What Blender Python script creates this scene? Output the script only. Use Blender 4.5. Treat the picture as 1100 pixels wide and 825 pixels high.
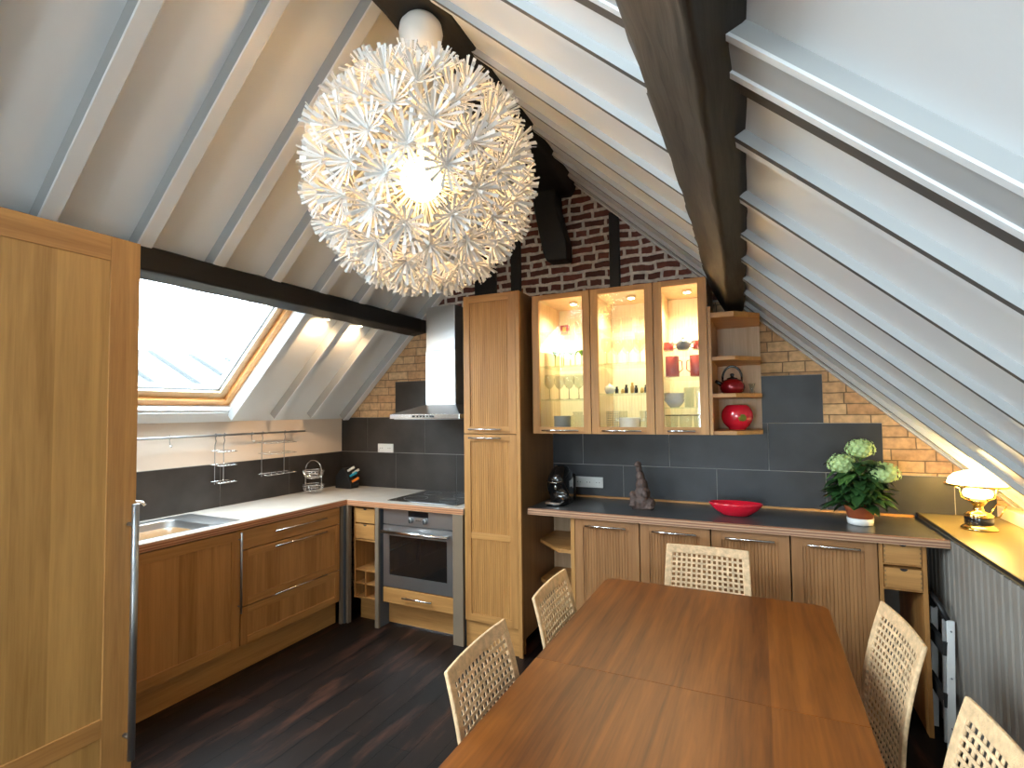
import bpy, bmesh, math, random
from mathutils import Vector, Matrix
random.seed(7)
for o in list(bpy.data.objects): bpy.data.objects.remove(o)
S = bpy.context.scene
COL = S.collection
PI = math.pi

# ------------------------------------------------------------------ camera
YAW, PITCH, ROLL = 0.4478, 0.0418, -0.0111
cam_d = bpy.data.cameras.new('camera'); cam = bpy.data.objects.new('camera', cam_d); COL.objects.link(cam)
fw = Vector((-math.sin(YAW)*math.cos(PITCH), math.cos(YAW)*math.cos(PITCH), math.sin(PITCH)))
rt = Vector((math.cos(YAW), math.sin(YAW), 0)); up = rt.cross(fw)
rt2 = rt*math.cos(ROLL)+up*math.sin(ROLL); up2 = up*math.cos(ROLL)-rt*math.sin(ROLL)
M = Matrix((rt2, up2, -fw)).transposed().to_4x4(); M.translation = Vector((3.417, -3.6242, 1.5447))
cam.matrix_world = M
cam_d.sensor_width = 36; cam_d.lens = 36*556.98/1100
cam_d.shift_x = (550-544.95)/1100; cam_d.shift_y = (419.15-412.5)/1100
cam_d.clip_start = 0.05
S.camera = cam

# ------------------------------------------------------------------ world, exposure
W = bpy.data.worlds.new('world'); S.world = W; W.use_nodes = True
bg = W.node_tree.nodes['Background']; bg.inputs[0].default_value = (0.75, 0.89, 1.0, 1); bg.inputs[1].default_value = 16.0
S.cycles.transparent_max_bounces = 32
S.view_settings.view_transform = 'Standard'; S.view_settings.look = 'None'
S.view_settings.exposure = 1.15; S.view_settings.gamma = 1; S.view_settings.use_curve_mapping = False

def aim(loc, tgt):
    return (Vector(tgt)-Vector(loc)).to_track_quat('-Z', 'Y').to_euler()
def area(name, loc, tgt, sx, sy, power, color):
    d = bpy.data.lights.new(name, 'AREA'); d.shape = 'RECTANGLE'; d.size = sx; d.size_y = sy; d.energy = power; d.color = color
    o = bpy.data.objects.new(name, d); COL.objects.link(o); o.location = loc; o.rotation_euler = aim(loc, tgt); return o
COOL = (0.78, 0.90, 1.0)
# roof slopes:  left z = 1.5 + .98 x   right z = 5.335 - .93 x
def zl(x): return 1.5+.98*x
def zr(x): return 5.335-.93*x
# sky portals outside the glass; rear roof and gable windows are added for light
def portal(name, loc, tgt, sx, sy):
    o = area(name, loc, tgt, sx, sy, 1, (1, 1, 1)); o.data.cycles.is_portal = True; return o
portal('sky_portal_kitchen', (.42-.13, -1.715, 1.91+.13), (.42+.6, -1.715, 1.91-.6), 1.10, .98)
portal('sky_portal_rear_left', (1.03-.13, -4.575, 2.51+.13), (1.03+.6, -4.575, 2.51-.6), 1.95, 2.27)
portal('sky_portal_gable', (2.9, -6.55, 1.5), (2.9, 0, 1.5), .8, .8)

# ------------------------------------------------------------------ materials
MATS = {}
def srgb(r, g, b):
    f = lambda c: (c/255/12.92) if c/255 <= .04045 else ((c/255+.055)/1.055)**2.4
    return (f(r), f(g), f(b), 1)
def newmat(name):
    m = bpy.data.materials.new(name); m.use_nodes = True; MATS[name] = m
    nt = m.node_tree; return m, nt, nt.nodes['Principled BSDF']
def N(nt, t, **kw):
    n = nt.nodes.new(t)
    for k, v in kw.items():
        if k in n.inputs: n.inputs[k].default_value = v
        else: setattr(n, k, v)
    return n
def plain(name, col, rough=.5, metal=0, bump=0, bscale=60, emis=None, estr=0, coat=0, vary=0, vscale=8):
    m, nt, p = newmat(name)
    p.inputs['Base Color'].default_value = col; p.inputs['Roughness'].default_value = rough; p.inputs['Metallic'].default_value = metal
    if coat: p.inputs['Coat Weight'].default_value = coat
    if emis: p.inputs['Emission Color'].default_value = emis; p.inputs['Emission Strength'].default_value = estr
    tc = N(nt, 'ShaderNodeTexCoord')
    if vary:
        n = N(nt, 'ShaderNodeTexNoise', Scale=vscale, Detail=4); nt.links.new(tc.outputs['Object'], n.inputs['Vector'])
        r = N(nt, 'ShaderNodeValToRGB'); r.color_ramp.elements[0].position = .3; r.color_ramp.elements[1].position = .7
        r.color_ramp.elements[0].color = tuple(c*(1-vary) for c in col[:3])+(1,); r.color_ramp.elements[1].color = tuple(min(1, c*(1+vary)) for c in col[:3])+(1,)
        nt.links.new(n.outputs['Fac'], r.inputs['Fac']); nt.links.new(r.outputs['Color'], p.inputs['Base Color'])
    if bump:
        n = N(nt, 'ShaderNodeTexNoise', Scale=bscale, Detail=4); b = N(nt, 'ShaderNodeBump', Strength=bump, Distance=.01)
        nt.links.new(tc.outputs['Object'], n.inputs['Vector']); nt.links.new(n.outputs['Fac'], b.inputs['Height']); nt.links.new(b.outputs['Normal'], p.inputs['Normal'])
    return m
def wood(name, dark, light, axis='Z', rough=.42, scale=1.0, board=0, bump=.12, coat=0, contrast=1.0, rvar=.12):
    """grain runs along axis; board>0 = glued staves of that width"""
    m, nt, p = newmat(name)
    tc = N(nt, 'ShaderNodeTexCoord'); oi = N(nt, 'ShaderNodeObjectInfo')
    add = N(nt, 'ShaderNodeVectorMath', operation='ADD'); mulr = N(nt, 'ShaderNodeVectorMath', operation='SCALE')
    comb = N(nt, 'ShaderNodeCombineXYZ')
    for i in range(3): nt.links.new(oi.outputs['Random'], comb.inputs[i])
    nt.links.new(comb.outputs[0], mulr.inputs[0]); mulr.inputs['Scale'].default_value = 17
    nt.links.new(tc.outputs['Object'], add.inputs[0]); nt.links.new(mulr.outputs[0], add.inputs[1])
    mp = N(nt, 'ShaderNodeMapping'); sc = {'X': (1.1, 22, 22), 'Y': (22, 1.1, 22), 'Z': (22, 22, 1.1)}[axis]
    mp.inputs['Scale'].default_value = [s*scale for s in sc]
    nt.links.new(add.outputs[0], mp.inputs['Vector'])
    n1 = N(nt, 'ShaderNodeTexNoise', Scale=1.0, Detail=5, Roughness=.6, Distortion=.6); nt.links.new(mp.outputs[0], n1.inputs['Vector'])
    n2 = N(nt, 'ShaderNodeTexNoise', Scale=6.0, Detail=3); nt.links.new(mp.outputs[0], n2.inputs['Vector'])
    mx = N(nt, 'ShaderNodeMath', operation='MULTIPLY_ADD'); mx.inputs[1].default_value = .35
    nt.links.new(n2.outputs['Fac'], mx.inputs[0]); nt.links.new(n1.outputs['Fac'], mx.inputs[2])
    src = mx.outputs[0]
    if board:
        sp = N(nt, 'ShaderNodeSeparateXYZ'); nt.links.new(tc.outputs['Object'], sp.inputs[0])
        w = {'X': 'Y', 'Y': 'X', 'Z': 'X'}[axis]
        s = N(nt, 'ShaderNodeMath', operation='ADD')
        nt.links.new(sp.outputs[w], s.inputs[0]); nt.links.new(sp.outputs['Y' if axis == 'Z' else w], s.inputs[1])
        if axis != 'Z': s.inputs[1].default_value = 0; nt.links.remove(s.inputs[1].links[0])
        d = N(nt, 'ShaderNodeMath', operation='DIVIDE'); d.inputs[1].default_value = board; nt.links.new(s.outputs[0], d.inputs[0])
        fl = N(nt, 'ShaderNodeMath', operation='FLOOR'); nt.links.new(d.outputs[0], fl.inputs[0])
        wn = N(nt, 'ShaderNodeTexWhiteNoise', noise_dimensions='1D'); nt.links.new(fl.outputs[0], wn.inputs['W'])
        ma = N(nt, 'ShaderNodeMath', operation='MULTIPLY_ADD'); ma.inputs[1].default_value = .3; nt.links.new(wn.outputs['Value'], ma.inputs[0])
        sb = N(nt, 'ShaderNodeMath', operation='SUBTRACT'); sb.inputs[1].default_value = .15; nt.links.new(src, sb.inputs[0]); nt.links.new(sb.outputs[0], ma.inputs[2])
        src = ma.outputs[0]
    r = N(nt, 'ShaderNodeValToRGB'); e = r.color_ramp.elements
    e[0].position = .67-.27/contrast*1.0; e[1].position = .67+.22/contrast; e[0].color = dark; e[1].color = light
    nt.links.new(src, r.inputs['Fac']); nt.links.new(r.outputs['Color'], p.inputs['Base Color'])
    p.inputs['Roughness'].default_value = rough
    if coat: p.inputs['Coat Weight'].default_value = coat; p.inputs['Coat Roughness'].default_value = .2
    b = N(nt, 'ShaderNodeBump', Strength=bump, Distance=.003); nt.links.new(mx.outputs[0], b.inputs['Height']); nt.links.new(b.outputs['Normal'], p.inputs['Normal'])
    return m
def paneglass(name, tint=(.96, .98, .97, 1), ior=1.45, rough=.02, edge=.6):
    m = bpy.data.materials.new(name); m.use_nodes = True; nt = m.node_tree; nt.nodes.clear(); MATS[name] = m
    o = N(nt, 'ShaderNodeOutputMaterial'); t = N(nt, 'ShaderNodeBsdfTransparent'); g = N(nt, 'ShaderNodeBsdfGlossy'); f = N(nt, 'ShaderNodeMath', operation='MULTIPLY_ADD'); x = N(nt, 'ShaderNodeMixShader')
    t.inputs[0].default_value = tint; g.inputs['Roughness'].default_value = rough; lw = N(nt, 'ShaderNodeLayerWeight'); lw.inputs[0].default_value = .5; pw = N(nt, 'ShaderNodeMath', operation='POWER'); pw.inputs[1].default_value = 4
    nt.links.new(lw.outputs['Facing'], pw.inputs[0]); nt.links.new(pw.outputs[0], f.inputs[0]); f.inputs[1].default_value = edge; f.inputs[2].default_value = ((ior-1)/(ior+1))**2
    nt.links.new(f.outputs[0], x.inputs[0]); nt.links.new(t.outputs[0], x.inputs[1]); nt.links.new(g.outputs[0], x.inputs[2]); nt.links.new(x.outputs[0], o.inputs[0])
    return m
def stripes(name, c1, c2, pitch, axis='Z', rough=.45):
    m, nt, p = newmat(name)
    tc = N(nt, 'ShaderNodeTexCoord'); sp = N(nt, 'ShaderNodeSeparateXYZ'); nt.links.new(tc.outputs['Object'], sp.inputs[0])
    d = N(nt, 'ShaderNodeMath', operation='DIVIDE'); d.inputs[1].default_value = pitch; nt.links.new(sp.outputs[axis], d.inputs[0])
    f = N(nt, 'ShaderNodeMath', operation='FRACT'); nt.links.new(d.outputs[0], f.inputs[0])
    r = N(nt, 'ShaderNodeValToRGB'); r.color_ramp.interpolation = 'CONSTANT'; r.color_ramp.elements[0].color = c1; r.color_ramp.elements[1].position = .5; r.color_ramp.elements[1].color = c2
    nt.links.new(f.outputs[0], r.inputs[0]); nt.links.new(r.outputs[0], p.inputs['Base Color']); p.inputs['Roughness'].default_value = rough
    return m
def brick(name, c1, c2, mortar, bw, rh, ms, distort=.0, rough=.85, dark=None):
    m, nt, p = newmat(name)
    tc = N(nt, 'ShaderNodeTexCoord'); sp = N(nt, 'ShaderNodeSeparateXYZ'); cb = N(nt, 'ShaderNodeCombineXYZ')
    nt.links.new(tc.outputs['Object'], sp.inputs[0]); nt.links.new(sp.outputs['X'], cb.inputs['X']); nt.links.new(sp.outputs['Z'], cb.inputs['Y'])
    nz = N(nt, 'ShaderNodeTexNoise', Scale=9, Detail=3); nt.links.new(tc.outputs['Object'], nz.inputs['Vector'])
    sub = N(nt, 'ShaderNodeVectorMath', operation='SUBTRACT'); sub.inputs[1].default_value = (.5, .5, .5); nt.links.new(nz.outputs['Color'], sub.inputs[0])
    sc = N(nt, 'ShaderNodeVectorMath', operation='SCALE'); sc.inputs['Scale'].default_value = distort; nt.links.new(sub.outputs[0], sc.inputs[0])
    ad = N(nt, 'ShaderNodeVectorMath', operation='ADD'); nt.links.new(cb.outputs[0], ad.inputs[0]); nt.links.new(sc.outputs[0], ad.inputs[1])
    b = N(nt, 'ShaderNodeTexBrick', Scale=1.0); b.inputs['Color1'].default_value = c1; b.inputs['Color2'].default_value = c2; b.inputs['Mortar'].default_value = mortar
    b.inputs['Mortar Size'].default_value = ms; b.inputs['Mortar Smooth'].default_value = .25; b.inputs['Bias'].default_value = 0; b.inputs['Brick Width'].default_value = bw; b.inputs['Row Height'].default_value = rh
    b.squash = .6; b.squash_frequency = 3; b.offset = .43
    nt.links.new(ad.outputs[0], b.inputs['Vector'])
    n2 = N(nt, 'ShaderNodeTexNoise', Scale=28, Detail=5); nt.links.new(tc.outputs['Object'], n2.inputs['Vector'])
    r = N(nt, 'ShaderNodeValToRGB'); r.color_ramp.elements[0].position = .3; r.color_ramp.elements[0].color = (.68, .68, .68, 1); r.color_ramp.elements[1].position = .65; r.color_ramp.elements[1].color = (1.05, 1.05, 1.05, 1)
    nt.links.new(n2.outputs['Fac'], r.inputs[0])
    mx = N(nt, 'ShaderNodeMix', data_type='RGBA', blend_type='MULTIPLY'); mx.inputs[0].default_value = 1
    nt.links.new(b.outputs['Color'], mx.inputs[6]); nt.links.new(r.outputs[0], mx.inputs[7]); nt.links.new(mx.outputs[2], p.inputs['Base Color'])
    bp = N(nt, 'ShaderNodeBump', Strength=.7, Distance=.012); bp.invert = True
    nt.links.new(b.outputs['Fac'], bp.inputs['Height']); nt.links.new(bp.outputs[0], p.inputs['Normal']); p.inputs['Roughness'].default_value = rough
    return m

OAKD, OAKL = (.36, .158, .045, 1), (.59, .30, .095, 1)
wood('oak_brown', (.26, .112, .038, 1), (.42, .205, .080, 1), 'Z'); wood('oak_brown_x', (.26, .112, .038, 1), (.42, .205, .080, 1), 'X')
wood('oak_v', OAKD, OAKL, 'Z', board=.0)
wood('oak_x', OAKD, OAKL, 'X'); wood('oak_y', OAKD, OAKL, 'Y')
wood('oak_board', (.36, .18, .048, 1), (.57, .315, .10, 1), 'Z', board=.11)
wood('oak_boardy', OAKD, OAKL, 'Z', board=.09)
wood('oak_orange', (.35, .15, .038, 1), (.56, .27, .085, 1), 'Z', board=.10)
wood('oak_orange_y', (.36, .155, .040, 1), (.58, .29, .09, 1), 'Y')
wood('oak_side', (.20, .105, .04, 1), (.33, .18, .07, 1), 'Z')
wood('oak_pale', (.50, .33, .19, 1), (.70, .52, .34, 1), 'Z')
wood('cherry_table', (.075, .018, .0022, 1), (.235, .070, .009, 1), 'Y', rough=.42, scale=.9, board=.115, contrast=.9)
MATS['cherry_table'].node_tree.nodes['Principled BSDF'].inputs['Specular IOR Level'].default_value = .3
wood('pine', (.62, .27, .075, 1), (.80, .42, .15, 1), 'Y', rough=.35)
wood('black_beam', (.002, .002, .002, 1), (.008, .0075, .0075, 1), 'Y', rough=.6, bump=.8, scale=.6)
wood('old_beam', (.006, .005, .0045, 1), (.055, .045, .035, 1), 'Y', rough=.62, bump=1.0, scale=.55, contrast=1.3)
plain('white_paint', (.76, .78, .79, 1), .34, bump=.05, bscale=30)
plain('rafter_shade_grey', (.40, .41, .41, 1), .5); plain('shadow_strip_dark', (.085, .08, .075, 1), .6)  # rafter shade put into colour: grey sides, dark shadow strips
plain('white_reveal', (.9, .9, .9, 1), .5)
plain('wall_paint', (.80, .68, .57, 1), .7, bump=.08, bscale=40)
plain('cladding_grey', (.26, .235, .205, 1), .55, vary=.12, vscale=5)
plain('slate_tile', (.033, .035, .040, 1), .38, vary=.3, vscale=5, bump=.12, bscale=9)
plain('slate_tile_warm', (.042, .037, .034, 1), .34, vary=.3, vscale=5, bump=.12, bscale=9)
plain('grout', (.36, .35, .33, 1), .8)
plain('worktop_light', (.60, .56, .50, 1), .22, vary=.05)
plain('worktop_slate', (.055, .055, .056, 1), .3, vary=.25, vscale=7)
plain('ledge_top', (.16, .125, .055, 1), .3, vary=.2, vscale=4)
plain('steel', (.52, .53, .54, 1), .36, .95, bump=.02, bscale=200)
plain('steel_dark', (.36, .37, .38, 1), .36, .9)
plain('steel_bright', (.80, .80, .80, 1), .16, 1)
plain('chrome', (.75, .74, .72, 1), .1, 1)
plain('brass', (.80, .55, .18, 1), .16, 1)
plain('black_gloss', (.008, .008, .009, 1), .1, coat=.6)
plain('black_matte', (.010, .010, .011, 1), .5)
plain('dark_rubber', (.02, .02, .02, 1), .7)
plain('oven_glass', (.012, .010, .009, 1), .05, coat=1)
plain('post_grey', (.23, .17, .115, 1), .45)
plain('post_blue', (.09, .105, .12, 1), .5)
plain('white_plastic', (.80, .80, .78, 1), .35)
plain('rattan', (.72, .50, .29, 1), .5, vary=.25, vscale=35, bump=.5, bscale=140)
plain('rattan_band', (.70, .47, .26, 1), .5, vary=.2, vscale=45, bump=.4, bscale=160)
plain('red_glass', (.72, .012, .035, 1), .1, coat=.8)
plain('red_enamel', (.30, .006, .012, 1), .2, .35, coat=.6)
plain('red_ceramic', (.50, .05, .045, 1), .25, coat=.5)
plain('pale_ceramic', (.78, .78, .76, 1), .2, coat=.5)
plain('blue_ceramic', (.10, .14, .20, 1), .2, coat=.5)
plain('grey_enamel', (.28, .32, .36, 1), .3)
plain('gold_paint', (.60, .38, .08, 1), .3, .7)
plain('green_spot', (.16, .18, .01, 1), .3)
plain('terracotta', (.42, .10, .035, 1), .45, vary=.15)
plain('leaf', (.025, .072, .018, 1), .4, vary=.45, vscale=25)
plain('leaf_light', (.07, .16, .035, 1), .4, vary=.35, vscale=25)
plain('petal_green', (.50, .66, .28, 1), .5, vary=.25, vscale=60)
plain('carved_stone', (.085, .052, .042, 1), .6, vary=.5, vscale=28, bump=.8, bscale=60)
plain('soil', (.02, .013, .009, 1), .95)
plain('knife_white', (.72, .68, .60, 1), .4); plain('knife_blue', (.02, .30, .42, 1), .4); plain('knife_orange', (.75, .20, .02, 1), .4)
plain('green_glass', (.12, .30, .03, 1), .15)
plain('roof_tile_outside', (.015, .020, .022, 1), .6, vary=.2, vscale=1.5)
plain('plaster_far', (.030, .033, .034, 1), .8)
plain('lamp_glow_white', (.9, .85, .7, 1), .3, emis=(1, .72, .30, 1), estr=7.0)
plain('lamp_glow_small', (.9, .8, .5, 1), .3, emis=(1, .62, .17, 1), estr=4.0)
plain('spot_glow', (1, 1, 1, 1), .3, emis=(1, .80, .50, 1), estr=25)
plain('bulb_glow', (1, .9, .7, 1), .3, emis=(1, .62, .22, 1), estr=9)
plain('display_dark', (.01, .01, .012, 1), .12)
paneglass('glass_pane', (.97, .985, .98, 1), 1.38)
paneglass('glass_ware', (.86, .88, .87, 1), 1.5, .06, .5)
paneglass('glass_shelf', (.92, .965, .945, 1), 1.4, .03, .35)
stripes('ply_light', (.62, .32, .17, 1), (.36, .135, .055, 1), .0145)
stripes('ply_right', (.55, .33, .20, 1), (.28, .13, .07, 1), .0145)
brick('yellow_brick', (.70, .48, .27, 1), (.56, .33, .17, 1), (.24, .165, .10, 1), .205, .0655, .0036, .010)
brick('red_brick', (.20, .060, .042, 1), (.095, .038, .030, 1), (.66, .62, .57, 1), .170, .0625, .0125, .036)
# floor: dark stained planks along Y
m, nt, p = newmat('floor_planks')
tc = N(nt, 'ShaderNodeTexCoord'); mp = N(nt, 'ShaderNodeMapping'); mp.inputs['Rotation'].default_value = (0, 0, PI/2)
nt.links.new(tc.outputs['Object'], mp.inputs['Vector'])
b = N(nt, 'ShaderNodeTexBrick', Scale=1.0); b.inputs['Color1'].default_value = (.012, .007, .0055, 1); b.inputs['Color2'].default_value = (.006, .0045, .004, 1); b.inputs['Mortar'].default_value = (.001, .001, .001, 1)
b.inputs['Mortar Size'].default_value = .0035; b.inputs['Brick Width'].default_value = 2.6; b.inputs['Row Height'].default_value = .13; b.offset = .37
nt.links.new(mp.outputs[0], b.inputs['Vector'])
n1 = N(nt, 'ShaderNodeTexNoise', Scale=1.0, Detail=6, Roughness=.65); mp2 = N(nt, 'ShaderNodeMapping'); mp2.inputs['Scale'].default_value = (9, 1.6, 4); nt.links.new(tc.outputs['Object'], mp2.inputs['Vector']); nt.links.new(mp2.outputs[0], n1.inputs['Vector'])
r = N(nt, 'ShaderNodeValToRGB'); r.color_ramp.elements[0].position = .52; r.color_ramp.elements[0].color = (0, 0, 0, 1); r.color_ramp.elements[1].position = .78; r.color_ramp.elements[1].color = (.085, .030, .016, 1)
nt.links.new(n1.outputs['Fac'], r.inputs[0])
mx = N(nt, 'ShaderNodeMix', data_type='RGBA', blend_type='ADD'); mx.inputs[0].default_value = 1; nt.links.new(b.outputs['Color'], mx.inputs[6]); nt.links.new(r.outputs[0], mx.inputs[7]); nt.links.new(mx.outputs[2], p.inputs['Base Color'])
p.inputs['Roughness'].default_value = .45; p.inputs['Specular IOR Level'].default_value = .22
bpn = N(nt, 'ShaderNodeBump', Strength=.5, Distance=.004); bpn.invert = True; nt.links.new(b.outputs['Fac'], bpn.inputs['Height']); nt.links.new(bpn.outputs[0], p.inputs['Normal'])
# paper of the pendant: diffuse + translucent
m = bpy.data.materials.new('pendant_paper'); m.use_nodes = True; MATS['pendant_paper'] = m; nt = m.node_tree; nt.nodes.clear()
o_ = N(nt, 'ShaderNodeOutputMaterial'); d_ = N(nt, 'ShaderNodeBsdfDiffuse'); t_ = N(nt, 'ShaderNodeBsdfTranslucent'); x_ = N(nt, 'ShaderNodeMixShader')
d_.inputs[0].default_value = (.86, .86, .85, 1); t_.inputs[0].default_value = (.86, .80, .70, 1); x_.inputs[0].default_value = .12
nt.links.new(d_.outputs[0], x_.inputs[1]); nt.links.new(t_.outputs[0], x_.inputs[2]); nt.links.new(x_.outputs[0], o_.inputs[0])

# ------------------------------------------------------------------ mesh builder
class MB:
    def __init__(s): s.v = []; s.f = []; s.m = []; s.sm = []
    def add(s, vs, fs, mi=0, smooth=False):
        k = len(s.v); s.v += [Vector(v) for v in vs]
        for f in fs: s.f.append([i+k for i in f]); s.m.append(mi); s.sm.append(smooth)
        return s
    def box(s, x0, x1, y0, y1, z0, z1, mi=0):
        if x0 > x1: x0, x1 = x1, x0
        if y0 > y1: y0, y1 = y1, y0
        if z0 > z1: z0, z1 = z1, z0
        return s.add([(x0, y0, z0), (x1, y0, z0), (x1, y1, z0), (x0, y1, z0), (x0, y0, z1), (x1, y0, z1), (x1, y1, z1), (x0, y1, z1)],
                     [(0, 3, 2, 1), (4, 5, 6, 7), (0, 1, 5, 4), (1, 2, 6, 5), (2, 3, 7, 6), (3, 0, 4, 7)], mi)
    def prism(s, pts, axis, a, b, mi=0, smooth=False):
        n = len(pts)
        def P(p, t):
            if axis == 'Z': return (p[0], p[1], t)
            if axis == 'Y': return (p[0], t, p[1])
            return (t, p[0], p[1])
        vs = [P(p, a) for p in pts]+[P(p, b) for p in pts]
        fs = [tuple(range(n))[::-1], tuple(range(n, 2*n))]
        s.add(vs, fs, mi); k = len(s.v)-2*n
        for i in range(n):
            j = (i+1) % n; s.f.append([k+i, k+j, k+n+j, k+n+i]); s.m.append(mi); s.sm.append(smooth)
        return s
    def loft(s, rings, mi=0, cap=True, smooth=True, closed=True):
        n = len(rings[0]); k = len(s.v)
        for r in rings: s.v += [Vector(v) for v in r]
        for a in range(len(rings)-1):
            for i in range(n if closed else n-1):
                j = (i+1) % n; s.f.append([k+a*n+i, k+a*n+j, k+(a+1)*n+j, k+(a+1)*n+i]); s.m.append(mi); s.sm.append(smooth)
        if cap:
            s.f.append(list(range(k, k+n))[::-1]); s.m.append(mi); s.sm.append(False)
            e = k+(len(rings)-1)*n; s.f.append(list(range(e, e+n))); s.m.append(mi); s.sm.append(False)
        return s
    def lathe(s, prof, c=(0, 0, 0), seg=28, mi=0, cap=True, sx=1, sy=1):
        return s.loft([[(c[0]+r*sx*math.cos(2*PI*i/seg), c[1]+r*sy*math.sin(2*PI*i/seg), c[2]+z) for i in range(seg)] for r, z in prof], mi, cap)
    def tube(s, pts, r, seg=8, mi=0, rs=None):
        pts = [Vector(p) for p in pts]; rings = []; pn = None
        for i, p in enumerate(pts):
            t = (pts[min(i+1, len(pts)-1)]-pts[max(i-1, 0)]).normalized()
            if pn is None:
                a = Vector((0, 0, 1)) if abs(t.z) < .9 else Vector((1, 0, 0)); n = t.cross(a).normalized()
            else: n = (pn-t*pn.dot(t)).normalized()
            pn = n; b = t.cross(n); rr = rs[i] if rs else r
            rings.append([p+n*rr*math.cos(2*PI*k/seg)+b*rr*math.sin(2*PI*k/seg) for k in range(seg)])
        return s.loft(rings, mi)
    def strip(s, pts, nrm, w, t, mi=0):
        """flat band along pts; nrm(i) gives surface normal; width w, thickness t"""
        pts = [Vector(p) for p in pts]; rings = []
        for i, p in enumerate(pts):
            tt = (pts[min(i+1, len(pts)-1)]-pts[max(i-1, 0)]).normalized(); n = Vector(nrm(i)).normalized(); b = tt.cross(n).normalized(); n = b.cross(tt)
            rings.append([p+b*w/2+n*t/2, p-b*w/2+n*t/2, p-b*w/2-n*t/2, p+b*w/2-n*t/2])
        return s.loft(rings, mi, smooth=False)
    def sphere(s, c, r, seg=20, ring=12, mi=0, sc=(1, 1, 1)):
        rings = []
        for a in range(ring+1):
            th = PI*a/ring; rr = max(math.sin(th), .002)
            rings.append([(c[0]+r*sc[0]*rr*math.cos(2*PI*i/seg), c[1]+r*sc[1]*rr*math.sin(2*PI*i/seg), c[2]-r*sc[2]*math.cos(th)) for i in range(seg)])
        return s.loft(rings, mi)
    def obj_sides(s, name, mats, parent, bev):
        # shade on the two long faces square to the slope is painted grey
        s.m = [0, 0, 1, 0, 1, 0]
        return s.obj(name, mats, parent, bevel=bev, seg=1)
    def obj(s, name, mats, parent=None, bevel=0, seg=2):
        off = Vector((0, 0, 0)); q = parent
        while q is not None: off += q.location; q = q.parent
        me = bpy.data.meshes.new(name); me.from_pydata([tuple(v-off) for v in s.v], [], s.f); me.update()
        bm = bmesh.new(); bm.from_mesh(me); bmesh.ops.recalc_face_normals(bm, faces=bm.faces); bm.to_mesh(me); bm.free()
        if isinstance(mats, str): mats = [mats]
        for m_ in mats: me.materials.append(MATS[m_])
        for p_, mi, sm in zip(me.polygons, s.m, s.sm): p_.material_index = mi; p_.use_smooth = sm
        o = bpy.data.objects.new(name, me); COL.objects.link(o); o.parent = parent
        if bevel:
            md = o.modifiers.new('bevel', 'BEVEL'); md.width = bevel; md.segments = seg; md.limit_method = 'ANGLE'; md.angle_limit = .6
        return o
def thing(name, loc, label, cat, group=None):
    o = bpy.data.objects.new(name, None); COL.objects.link(o); o.location = loc; o.empty_display_size = .05
    o['label'] = label; o['category'] = cat
    if group: o['group'] = group
    return o
def tag(o, label, cat, group=None):
    o['label'] = label; o['category'] = cat
    if group: o['group'] = group
    return o
def struct(o, label=None, cat=None):
    o['kind'] = 'structure'
    if label: o['label'] = label
    if cat: o['category'] = cat
    return o
def recenter(o, loc):
    loc = Vector(loc); o.data.transform(Matrix.Translation(-loc)); o.location = loc; return o
def dup(root, loc=None, rotz=None, label=None, group=None):
    def cp(o, par):
        c = o.copy(); COL.objects.link(c); c.parent = par
        for ch in [x for x in bpy.data.objects if x.parent == o]: cp(ch, c)
        return c
    r = cp(root, None)
    if loc is not None: r.location = loc
    if rotz is not None: r.rotation_euler = (0, 0, rotz)
    if label: r['label'] = label
    if group: r['group'] = group
    return r

ORD = ['leftmost', 'second from left', 'third from left', 'fourth from left', 'fifth from left', 'sixth from left', 'rightmost']

# ================================================================== ROOM
YB = -6.4    # gable behind the camera
fl = MB().box(-.0, 4.75, YB, .0, -.05, 0).obj('floor', 'floor_planks'); struct(fl, 'dark stained plank floor', 'floor')
# back wall: brick (yellow below, red gable above)
RX, RZ = 2.008, 3.468
wl = MB().prism([(-.12, 0), (4.82, 0), (4.82, .9), (3.32, 2.247), (.765, 2.25), (-.12, 1.385)], 'Y', 0, .12).obj('wall_back', 'yellow_brick'); struct(wl, 'pale yellow brick gable wall behind the kitchen', 'wall')
wu = MB().prism([(.765, 2.25), (3.32, 2.247), (RX, RZ)], 'Y', -.004, .12).obj('wall_back_upper', 'red_brick'); struct(wu, 'rough red brick gable peak with wide white mortar', 'wall')
w = MB().box(-.12, 0, YB, 0, 0, 1.5).obj('wall_left', 'wall_paint'); struct(w, 'low painted wall behind the sink run', 'wall')
# right knee wall with vertical boarding
bm_ = MB(); bm_.box(4.225, 4.26, YB, 0, 0, .93)
y = YB; k = 0
while y < -.012:
    y2 = min(y+.066, -.012); bm_.prism([(4.225, y), (4.208, y+.004), (4.204, y+.012), (4.204, y2-.012), (4.208, y2-.004), (4.225, y2)], 'Z', 0, .93); y += .066
w = bm_.obj('wall_right', 'cladding_grey'); struct(w, 'low grey boarded wall under the lamp ledge', 'wall')
w = MB().box(4.55, 4.67, YB, 0, .96, 1.02).box(4.67, 4.75, YB, 0, 0, 1.0).obj('wall_right_eaves', 'wall_paint'); struct(w)
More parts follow.
